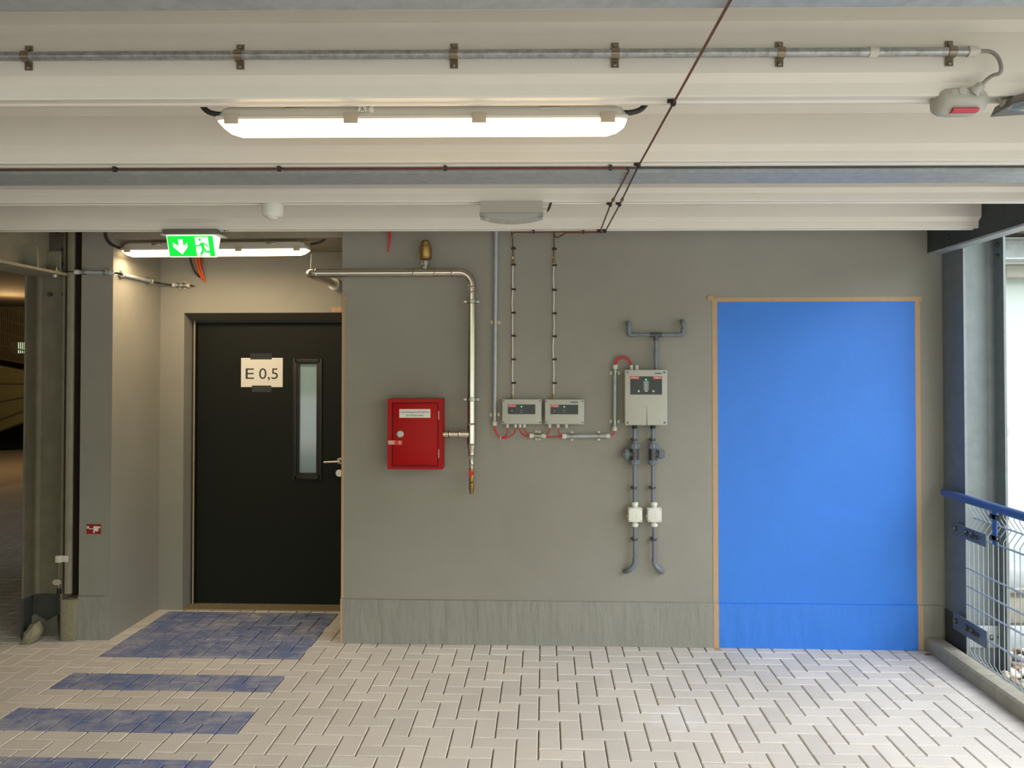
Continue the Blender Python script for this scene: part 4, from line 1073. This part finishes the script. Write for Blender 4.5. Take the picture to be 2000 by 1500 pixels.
for (xp, xb_, xe_, side, lab) in ((1239.2, 1240, (1226, 1116), -1, 'left'), (1275, 1277.5, (1292, 1116), 1, 'right')):
    o1 = V(xp, 838); t_ = thing('pvc_drop_pipe', f'{lab} grey plastic pipe with a valve hanging below the large grey box', 'pipe', tuple(V(xb_, 1100)), 'grey pipes below the large box')
    MB().cyl(V(xp, 836), V(xp, 870), rV).cyl(V(xp, 900), V(xp + .3, 984), rV).cyl(V(xb_, 1024), V(xb_, 1100), rV).build('pipe', 'pvc', t_)
    MB().cyl(V(xp, 828), V(xp, 837), rV + .003).build('black_nipple', 'black', t_)
    c0_ = V(xp, 887)
    MB().cyl(V(xp, 899), V(xp, 875), .027).cyl(c0_, c0_ + Vector((side * .04, 0, 0)), .022).build('valve_body', 'sleeve', t_, label='smoky printed valve body')
    MB().lathe(c0_ + Vector((0, -.0265, 0)), NF, [(0, .007), (.0015, .007)], seg=10).build('valve_mark', 'darkred', t_)

    def nut(p, ax, r, l):
        b = MB(); ax = Vector(ax); b.lathe(p, ax, [(0, r * .85), (.003, r), (l - .003, r), (l, r * .85)], seg=24)
        q_ = ax.to_track_quat('Z', 'Y').to_matrix()
        for k in range(12):
            u_ = q_ @ Vector((math.cos(2 * PI * k / 12), math.sin(2 * PI * k / 12), 0)); b.cyl(Vector(p) + u_ * r + ax * .004, Vector(p) + u_ * r + ax * (l - .004), .003, seg=6)
        return b
    nut(V(xp, 876.5), Z1, .030, .034).build('union_nut', 'pvc', t_); nut(V(xp, 907.5), Z1, .030, .032).build('union_nut', 'pvc', t_)
    nut(c0_ + Vector((side * .034, 0, 0)), Vector((side, 0, 0)), .029, .03).build('union_nut', 'pvc', t_)
    MB().lathe(c0_ + Vector((side * .06, 0, 0)), Vector((side, 0, 0)), [(0, .022), (.012, .022), (.015, .018)]).build('port_cap', 'pvc', t_)
    MB().lathe(V(xp, 866), Z1, [(0, .02), (.012, .017), (.016, rV)]).build('reducing_bush', 'pvc', t_)
    for yy, xx in ((859, xp), (953, xp + .1), (1053.5, xb_)):
        p = V(xx, yy); k = MB().cyl(p - Z1 * .007, p + Z1 * .007, rV + .004); k.box((p.x - rV - .006, p.y, p.z - .007), (p.x + rV + .006, W - .0005, p.z + .007), .002)
        k.build('pipe_clip', 'pvcdark', t_)
    e0_ = V(*xe_)
    MB().tube([V(xb_, 1090), V(xb_, 1104), e0_, Vector((e0_.x + side * .012, W - .004, e0_.z - .012))], rV + .0028, sub=2).build('elbow', 'pvc', t_)
    # white inline box
    db = W - .082
    a, c = U(xb_ - 11.5, 992.5, db), U(xb_ + 15.5, 1020, db); bxm = V(xb_, 1000).x; hwb = (c.x - a.x) / 2
    wb = thing('condensate_box', f'small white box on the {lab} grey plastic pipe', 'junction box', (bxm, W, c.z), 'white boxes on the grey pipes')
    MB().box((bxm - hwb, db + .012, c.z), (bxm + hwb, W - .012, a.z), .004).build('base', 'white', wb)
    MB().box((bxm - hwb, db, c.z), (bxm + hwb, db + .0115, a.z), .004, 3).build('lid', 'white', wb)
    for x_ in (bxm - hwb + .009, bxm + hwb - .009):
        for z_ in (a.z - .009, c.z + .009): MB().lathe((x_, db, z_), NF, [(0, .003), (.0008, .0028)], seg=8).build('screw', 'screw', wb)
    for dz in (.006, -.012): MB().lathe((bxm + .005, db, (a.z + c.z) / 2 + dz), NF, [(0, .0026), (.0006, .0024)], seg=8).build('screw', 'plate', wb)
    for p_, s_ in ((a.z - .002, 1), (c.z + .002, -1)):
        MB().lathe((bxm, dv_, p_), Z1 * s_, [(0, .018), (.010, .018), (.011, .015), (.014, .015), (.014, .0215), (.032, .0215), (.036, .017)], seg=12).build('compression_nut', 'white', wb)
    MB().lathe((bxm - hwb, W - .035, c.z + .03), -X1, [(0, .008), (.006, .008)], seg=12).build('side_plug', 'white', wb)

# sticker on the pier
a, c = U(169, 1023.5, W - .002), U(197, 1043, W - .002)
ss = thing('wall_sticker', 'small red and white sticker low on the grey pier left of the niche', 'sticker', ((a.x + c.x) / 2, W, c.z))
MB().box((a.x, W - .002, c.z), (c.x, W - .0005, a.z)).build('sticker_base', 'darkred', ss)
w_ = c.x - a.x; h_ = a.z - c.z
sm_ = MB()
for u0, v0, u1, v1 in ((.48, .22, .82, .72), (.48, .70, .56, .92), (.03, .22, .18, .45), (.18, .44, .44, .52), (.84, .24, .96, .42)):
    sm_.box((a.x + u0 * w_, W - .0026, a.z - v1 * h_), (a.x + u1 * w_, W - .002, a.z - v0 * h_))
sm_.build('white_marks', 'paper', ss)

# ------------------------------------------------------------------ kerb, gravel, railing
kx0 = CUX; kx1 = CUX + 0.10; kz = .082
kb = MB()
yk = W - .012
for i, (y1_, y0_) in enumerate(((W - .012, 4.62), (4.616, 3.62), (3.616, 2.62), (2.616, 1.0))):
    kb = MB().prism([(0, -.1), (.1, -.1), (.1, kz - .006), (.094, kz), (.012, kz), (0, kz - .012)], (kx0, 0, 0), X1, Z1, Y1, y0_, y1_)
    lab = ['short concrete kerb block touching the wall, below the railing', 'long concrete kerb block under the railing, second from the wall', 'concrete kerb block under the railing, at the right picture edge', None][i]
    if i < 2: tag(kb.build('kerb_stone', 'kerb'), lab, 'kerb', 'concrete kerb blocks')
gx0_, gx1_ = kx1 + .001, 3.6
struct(MB().box((gx0_, 1.0, -.2), (gx1_, 6.6, -.06)), 'ground_gravel_bed', mat('dark_gravel_soil', (92, 86, 74), .95, var=.3, vscale=30))
pm = []
for c4 in ((200, 194, 176), (168, 158, 138), (150, 120, 98), (124, 120, 112), (222, 216, 204)): pm.append(mat('pebble', c4, .65, var=.1, vscale=25))
pb = MB(); rnd = random.Random(3); idx = []
for k in range(700):
    x_ = rnd.uniform(gx0_ + .03, 3.25); y_ = rnd.uniform(3.2, 5.9); r_ = rnd.uniform(.016, .034)
    if cx0 - .03 < x_ < cx1 + .03 and 4.96 < y_ < 5.3: continue
    if y_ > 4.9 and x_ < cx0: continue
    n0 = len(pb.b.faces)
    m4 = Matrix.Translation((x_, y_, -.05 + rnd.uniform(.0, .035))) @ Matrix.Rotation(rnd.uniform(0, 6), 4, 'Z') @ Matrix.Rotation(rnd.uniform(-.5, .5), 4, 'X') @ Matrix.Diagonal((1.25, .95, .7, 1))
    bmesh.ops.create_icosphere(pb.b, subdivisions=2, radius=r_, matrix=m4)
    mi = rnd.choice((0, 0, 1, 1, 2, 3, 4)); pb.b.faces.ensure_lookup_table()
    for q_ in range(n0, len(pb.b.faces)): pb.b.faces[q_].material_index = mi
o = pb.build('river_pebbles', pm[0])
for m4 in pm[1:]: o.data.materials.append(m4)
tag(o, 'bed of mixed pale river pebbles behind the kerb under the railing', 'pebbles', kind='stuff')

# handrail
fx = kx1 - .02; hx_ = fx - .025
hr0 = U(1845, 962, 5.17); hz = hr0.z
hx_ = hr0.x
hr = thing('handrail', 'round blue painted handrail along the right side, running towards the camera', 'railing', (hx_, 4, hz))
MB().lathe((hx_, 5.19, hz), NF, [(0, .008), (.004, .017), (.012, .023), (.02, .0245), (3.4, .0245)]).build('rail_tube', 'handrail', hr)
fx = hx_ + .022                           # plane of the mesh
zz_ = lambda py: H - (py - 725) / f * (4.92) * 1.02
ph = U(1937, 1030, 4.72)
yh_ = fx * f / (1937 - 1062)
yh_ = 4.60
MB().box((fx - .03, yh_ - .02, .80), (fx - .022, yh_ + .02, hz - .015)).build('rail_post', 'handrail', hr)
for z__ in (.835, hz - .05):
    for s_ in (-1, 1): MB().lathe((fx - .03, yh_ + s_ * .03, z__), -X1, [(0, .012), (.006, .012), (.008, .007)], seg=6).build('bolt', 'bolt', hr)
    MB().box((fx - .030, yh_ - .045, z__ - .014), (fx - .018, yh_ + .045, z__ + .014), .002).build('clamp_plate', 'beamdark', hr)
# mesh panel
HZ = [.885, .795, .590, .484, .378, .238, .062]
fe = thing('mesh_fence', 'galvanised wire mesh panel hanging below the blue handrail', 'fence', (fx, 4, .03))
ys = [4.93 - .052 * k for k in range(50)]
for i, y_ in enumerate(ys):
    bl = .045
    pts = [(fx, y_, hz - .02), (fx, y_, hz - .045), (fx + bl, y_, .885), (fx, y_, .82), (fx, y_, .13), (fx, y_, .115), (fx + bl * .75, y_, .062), (fx + .005, y_, .015)]
    MB().tube(pts, .0028, seg=8).build('upright_wire', 'wire', fe)
for z_ in HZ:
    xo = fx + .045 if z_ == .885 else (fx + .034 if z_ == .062 else fx)
    for s_ in (-1, 1): MB().tube([(xo + s_ * .0058, ys[0] + .02, z_), (xo + s_ * .0058, ys[-1] - .02, z_)], .003, seg=8).build('level_wire', 'wire', fe)
# fixing plates
for z_, dz, lab in ((.80, .04, 'upper'), (.245, .055, 'lower')):
    fp = thing('fixing_plate', f'{lab} dark galvanised plate bolting the mesh panel to the right column', 'bracket', (fx - .012, 4.95, z_), 'plates fixing the mesh to the column')
    MB().box((fx - .013, 4.72, z_ - dz), (fx - .006, 5.10, z_ + dz * .8), .001).build('plate', 'fixplate', fp)
    for y_, r_ in ((5.06, .018), (4.93, .02), (4.87, .022)): MB().lathe((fx - .013, y_, z_ + .0), -X1, [(0, r_), (.003, r_), (.003, r_ * .75), (.013, r_ * .75), (.02, r_ * .4)], seg=6).build('bolt', 'bolt', fp)
    MB().box((fx - .03, 4.80, z_ - .012), (fx - .014, 4.94, z_ + .004), .002).build('clamp_bar', 'coat', fp)

# ------------------------------------------------------------------ outside right
yo = 6.6
fw0, fw1 = U(1950, 560, yo), U(1971, 1160, yo)
struct(MB().box((fw0.x - .25, yo, -.3), (fw1.x, yo + .1, 2.6)), 'wall_facade', 'facade')
sc_ = thing('glass_screen', 'tall frosted glass screen outside, right of the right column', 'screen', (fw1.x + .7, yo, 0))
MB().box((fw1.x + .012, yo + .03, .2), (fw1.x + 1.6, yo + .045, 2.58)).build('glass_pane', 'screen', sc_)
MB().box((fw1.x + .001, yo + .01, .1), (fw1.x + .0115, yo + .08, 2.58)).box((fw1.x + .001, yo + .01, .1), (fw1.x + 1.6, yo + .08, .19)).build('screen_frame', 'facade', sc_)
a, c = U(1960, 828, yo - .003), U(1984, 858, yo - .003)
nt_ = thing('notice_label', 'small white notice stuck on the pale facade right of the column', 'notice', (a.x, yo, c.z))
MB().box((a.x, yo - .004, c.z), (fw1.x - .001, yo - .001, a.z)).build('sheet', 'paper', nt_)
nl_ = MB()
for i in range(5): nl_.box((a.x + .01, yo - .005, a.z - .03 - i * .016), (a.x + .04, yo - .004, a.z - .025 - i * .016))
nl_.build('printing', 'greyprint', nt_)
a = U(1960, 470, 6.3); c = U(1960, 507, 6.3)
ob = thing('outside_beam', 'short blue-grey steel beam outside, seen right of the column top', 'beam', (a.x + .3, 6.3, c.z))
MB().box((a.x - .1, 6.3, c.z), (a.x + .9, 6.32, a.z)).box((a.x - .1, 6.18, c.z - .012), (a.x + .9, 6.32, c.z)).box((a.x - .1, 6.22, a.z), (a.x + .9, 6.32, a.z + .012)).build('channel', 'galv', ob)
struct(MB().box((a.x - .1, 6.325, c.z - .02), (a.x + 2.2, 9.4, c.z + .01)), 'ceiling_outside', 'facade')
struct(MB().box((8.5, -2, -.4), (8.7, 9.4, 3.3)), 'wall_right_light_cut', mat('light_cut_render', (150, 150, 146), .9))  # unseen wall added to cut the low sky light from the right
struct(MB().box((2.95, 5.9, 2.78), (6.5, 9.4, 2.9)), 'ceiling_shade_canopy', 'concrete')  # roof added to shade the facade and the screen
a2, c2 = U(1966, 518, 6.45), U(2000, 540, 6.45)
tag(MB().box((a2.x, 6.45, c2.z), (a2.x + .9, 6.59, a2.z), .004).build('gutter_box', 'lightbox'), 'pale grey box section above the frosted screen outside', 'gutter')
a3, c3 = U(1966, 1112, 6.0), U(2000, 1150, 6.0)
tag(MB().box((a3.x, 6.0, c3.z), (a3.x + .8, 6.25, a3.z), .006).build('sill_block', 'galv'), 'grey metal sill outside behind the railing mesh', 'sill')
tag(MB().box((a3.x - .02, 6.05, -.06), (a3.x + .8, 6.3, c3.z - .08), .006).build('base_block', 'kerb'), 'weathered block under the metal sill outside', 'block')

# ------------------------------------------------------------------ odds and ends at the left column foot
a = U(109, 1085, 5.23); c = U(131, 1099, 5.23)
cs = thing('magnet_switch', 'small white switch clipped to the galvanised post near the floor', 'switch', ((a.x + c.x) / 2, 5.23, c.z))
MB().box((a.x, 5.22, c.z), (a.x + .036, 5.2495, a.z), .004).build('body', 'offwhite', cs)
MB().box((a.x + .034, 5.228, c.z + .003), (c.x + .004, 5.2398, a.z - .001), .002).build('clip', 'offwhite', cs)
hk = thing('hanging_tag', 'oval beige tag on a thin wire dangling below the white switch', 'tag', (a.x + .02, 5.235, U(110, 1160, 5.23).z))
x_ = a.x + .02
MB().tube([(x_, 5.235, c.z), (x_ - .002, 5.235, U(110, 1155, 5.23).z)], .0018, seg=6).build('wire', 'greycable', hk)
e0 = U(111, 1137.5, 5.23)
MB().prism([(.030 * math.cos(2 * PI * i / 20), .019 * math.sin(2 * PI * i / 20)) for i in range(20)], (e0.x, 5.229, e0.z), X1, Z1, Y1, 0, .003).build('oval_tag', 'clip', hk)
MB().box((x_ - .012, 5.226, U(110, 1160, 5.23).z), (x_ + .012, 5.244, U(110, 1150, 5.23).z), .003).build('weight', 'black', hk)
rk = MB()
p = Z(82, 1244)
vs = bmesh.ops.create_icosphere(rk.b, subdivisions=3, radius=1, matrix=Matrix.Translation((p.x, 5.2, .05)) @ Matrix.Rotation(.5, 4, 'Y') @ Matrix.Diagonal((.05, .06, .085, 1)))['verts']
for v in vs: v.co += (v.co - Vector((p.x, 5.2, .05))) * random.uniform(-.16, .12); v.co.z = max(v.co.z, .0)
tag(rk.build('mortar_lump', 'rubble', angle=60), 'broken grey mortar lump on the floor at the foot of the left column', 'rubble')
tag(MB().sph(Z(106, 1240) + Vector((0, .02, .016)), .018, (1.25, 1, .9)).build('pebble', 'pebblew'), 'single whitish pebble on the floor beside the mortar lump', 'pebble')
cr = MB()
q1, q2 = U(64, 1202, 5.34), U(112, 1200, 5.34)
cr.prism([(0, 0), (.02, .012), (.10, -.035), (.17, .01), (.185, -.13), (.06, -.15), (.0, -.08)], (q1.x, 5.33, q1.z), X1, Z1, Y1, 0, .02)
tag(cr.build('cardboard_scrap', mat('grey_scrap', (112, 108, 94), .9, var=.15, vscale=30)), 'torn grey scrap leaning inside the foot of the left column', 'scrap')
lf_ = MB()
p = Z(1826, 1279)
for i in range(5):
    cpt = p + Vector((random.uniform(-.05, .05), random.uniform(-.05, .04), .004))
    an = random.uniform(0, 6); pts = [(.03 * math.cos(t) * (1 if k % 2 else .6), .016 * math.sin(t)) for k, t in enumerate([2 * PI * i2 / 9 for i2 in range(9)])]
    lf_.prism(pts, cpt, Vector((math.cos(an), math.sin(an), .1)), Vector((-math.sin(an), math.cos(an), .2)), Z1, 0, .0015)
tag(lf_.build('dry_leaves', 'leaf'), 'few dry brown leaves on the floor at the kerb corner', 'leaves', kind='stuff')

# ------------------------------------------------------------------ far bay at the left
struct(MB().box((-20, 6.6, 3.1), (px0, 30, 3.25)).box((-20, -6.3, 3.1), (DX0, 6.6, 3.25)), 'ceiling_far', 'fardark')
yw = 22.0
o0, o1 = U(20, 668, yw), U(60, 690, yw)
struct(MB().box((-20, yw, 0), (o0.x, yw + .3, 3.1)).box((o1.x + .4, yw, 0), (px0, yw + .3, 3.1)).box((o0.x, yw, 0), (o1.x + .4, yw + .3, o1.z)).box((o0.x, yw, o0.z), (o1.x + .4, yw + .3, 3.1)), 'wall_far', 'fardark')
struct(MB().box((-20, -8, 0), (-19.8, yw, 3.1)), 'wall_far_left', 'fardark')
struct(MB().box((-19.8, -6.3, 0), (-7.5, -6.1, 3.1)), 'wall_sky_blocker', 'fardark')  # unseen wall added to keep sky light out of the left bay
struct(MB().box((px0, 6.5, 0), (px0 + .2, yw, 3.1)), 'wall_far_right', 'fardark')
yp = 17.0
pp = [U(-120, 925, yp), U(70, 815, yp), U(70, 728, yp), U(-120, 690, yp)]
rp = thing('ramp_parapet', 'olive clad ramp parapet seen in the dim bay behind the left column', 'parapet', (pp[0].x, yp, 0))
MB().prism([(v.x, max(v.z, 0)) for v in pp], (0, 0, 0), X1, Z1, Y1, yp, yp + .2).build('cladding', 'parapet', rp)
for k in range(3):
    A_ = pp[0].lerp(pp[3], .25 + .25 * k); B_ = pp[1].lerp(pp[2], .25 + .25 * k)
    MB().tube([A_ + Vector((0, -.01, 0)), B_ + Vector((0, -.01, 0))], .02, seg=6).build('seam', 'farwire', rp)
ff = thing('mesh_fence', 'dull wire mesh fence above the ramp in the dim bay behind the left column', 'fence', (pp[0].x, yp - .3, 2))
q0, q1, q2, q3 = U(-60, 545, yp - .3), U(60, 590, yp - .3), U(60, 712, yp - .3), U(-60, 690, yp - .3)
wv = MB()
for k in range(34):
    t_ = k / 33; A_ = q0.lerp(q1, t_); B_ = q3.lerp(q2, t_); wv.tube([A_, B_.lerp(A_, .15), B_ + Vector((-.06, 0, 0))], .012, seg=5)
wv.build('upright_wires', 'farwire', ff)
wv = MB()
for k in range(6): wv.tube([q0.lerp(q3, k / 5), q1.lerp(q2, k / 5)], .014, seg=5)
wv.build('level_wires', 'farwire', ff)

# the deck and what hangs from it follow its slight skew
for o in COL.objects:
    if o.parent is not None: continue
    n = o.name.split('.')[0]
    if n in ('ceiling', 'steel_joist'):
        o.rotation_euler.z += AL; o.location.x += AL * (4.604 - o.location.y) if n == 'ceiling' else 0; o.location.y += AL * (o.location.x - XP)
    elif n == 'exit_sign':
        o.rotation_euler.z += AL
    elif o in (ct_, big, ms, em):
        o.rotation_euler.z += AL; o.location.y += AL * (o.location.x - XP)

# ------------------------------------------------------------------ light
w = bpy.data.worlds.new('overcast_sky'); S.world = w; w.use_nodes = True
nt = w.node_tree; bg = nt.nodes['Background']
tc = nt.nodes.new('ShaderNodeTexCoord'); sx = nt.nodes.new('ShaderNodeSeparateXYZ'); nt.links.new(tc.outputs['Generated'], sx.inputs[0])
nz = nt.nodes.new('ShaderNodeTexNoise'); nz.inputs['Scale'].default_value = 9; nz.inputs['Detail'].default_value = 6; nt.links.new(tc.outputs['Generated'], nz.inputs['Vector'])
ad = nt.nodes.new('ShaderNodeMath'); ad.operation = 'MULTIPLY_ADD'; nt.links.new(nz.outputs['Fac'], ad.inputs[0]); ad.inputs[1].default_value = -.16; nt.links.new(sx.outputs['Z'], ad.inputs[2])
cr = nt.nodes.new('ShaderNodeValToRGB'); nt.links.new(ad.outputs[0], cr.inputs[0])
cr.color_ramp.elements[0].position = 0.0; cr.color_ramp.elements[0].color = (.16, .20, .12, 1)
cr.color_ramp.elements[1].position = 0.10; cr.color_ramp.elements[1].color = (.91, .95, .99, 1)
e_ = cr.color_ramp.elements.new(0.06); e_.color = (.20, .27, .15, 1)
nt.links.new(cr.outputs[0], bg.inputs['Color']); bg.inputs['Strength'].default_value = 6.4
fl_ = bpy.data.lights.new('far_bay_lamp', 'POINT'); fl_.energy = 90; fl_.color = (1, .62, .27); fl_.shadow_soft_size = .3
fo_ = bpy.data.objects.new('far_bay_lamp', fl_); COL.objects.link(fo_); fo_.location = (-9.5, 14.2, 2.7)

vs_ = S.view_settings; vs_.view_transform = 'Standard'; vs_.look = 'None'; vs_.gamma = 1; vs_.exposure = 0.0
vs_.use_curve_mapping = False
S.cycles.max_bounces = 8; S.cycles.diffuse_bounces = 5
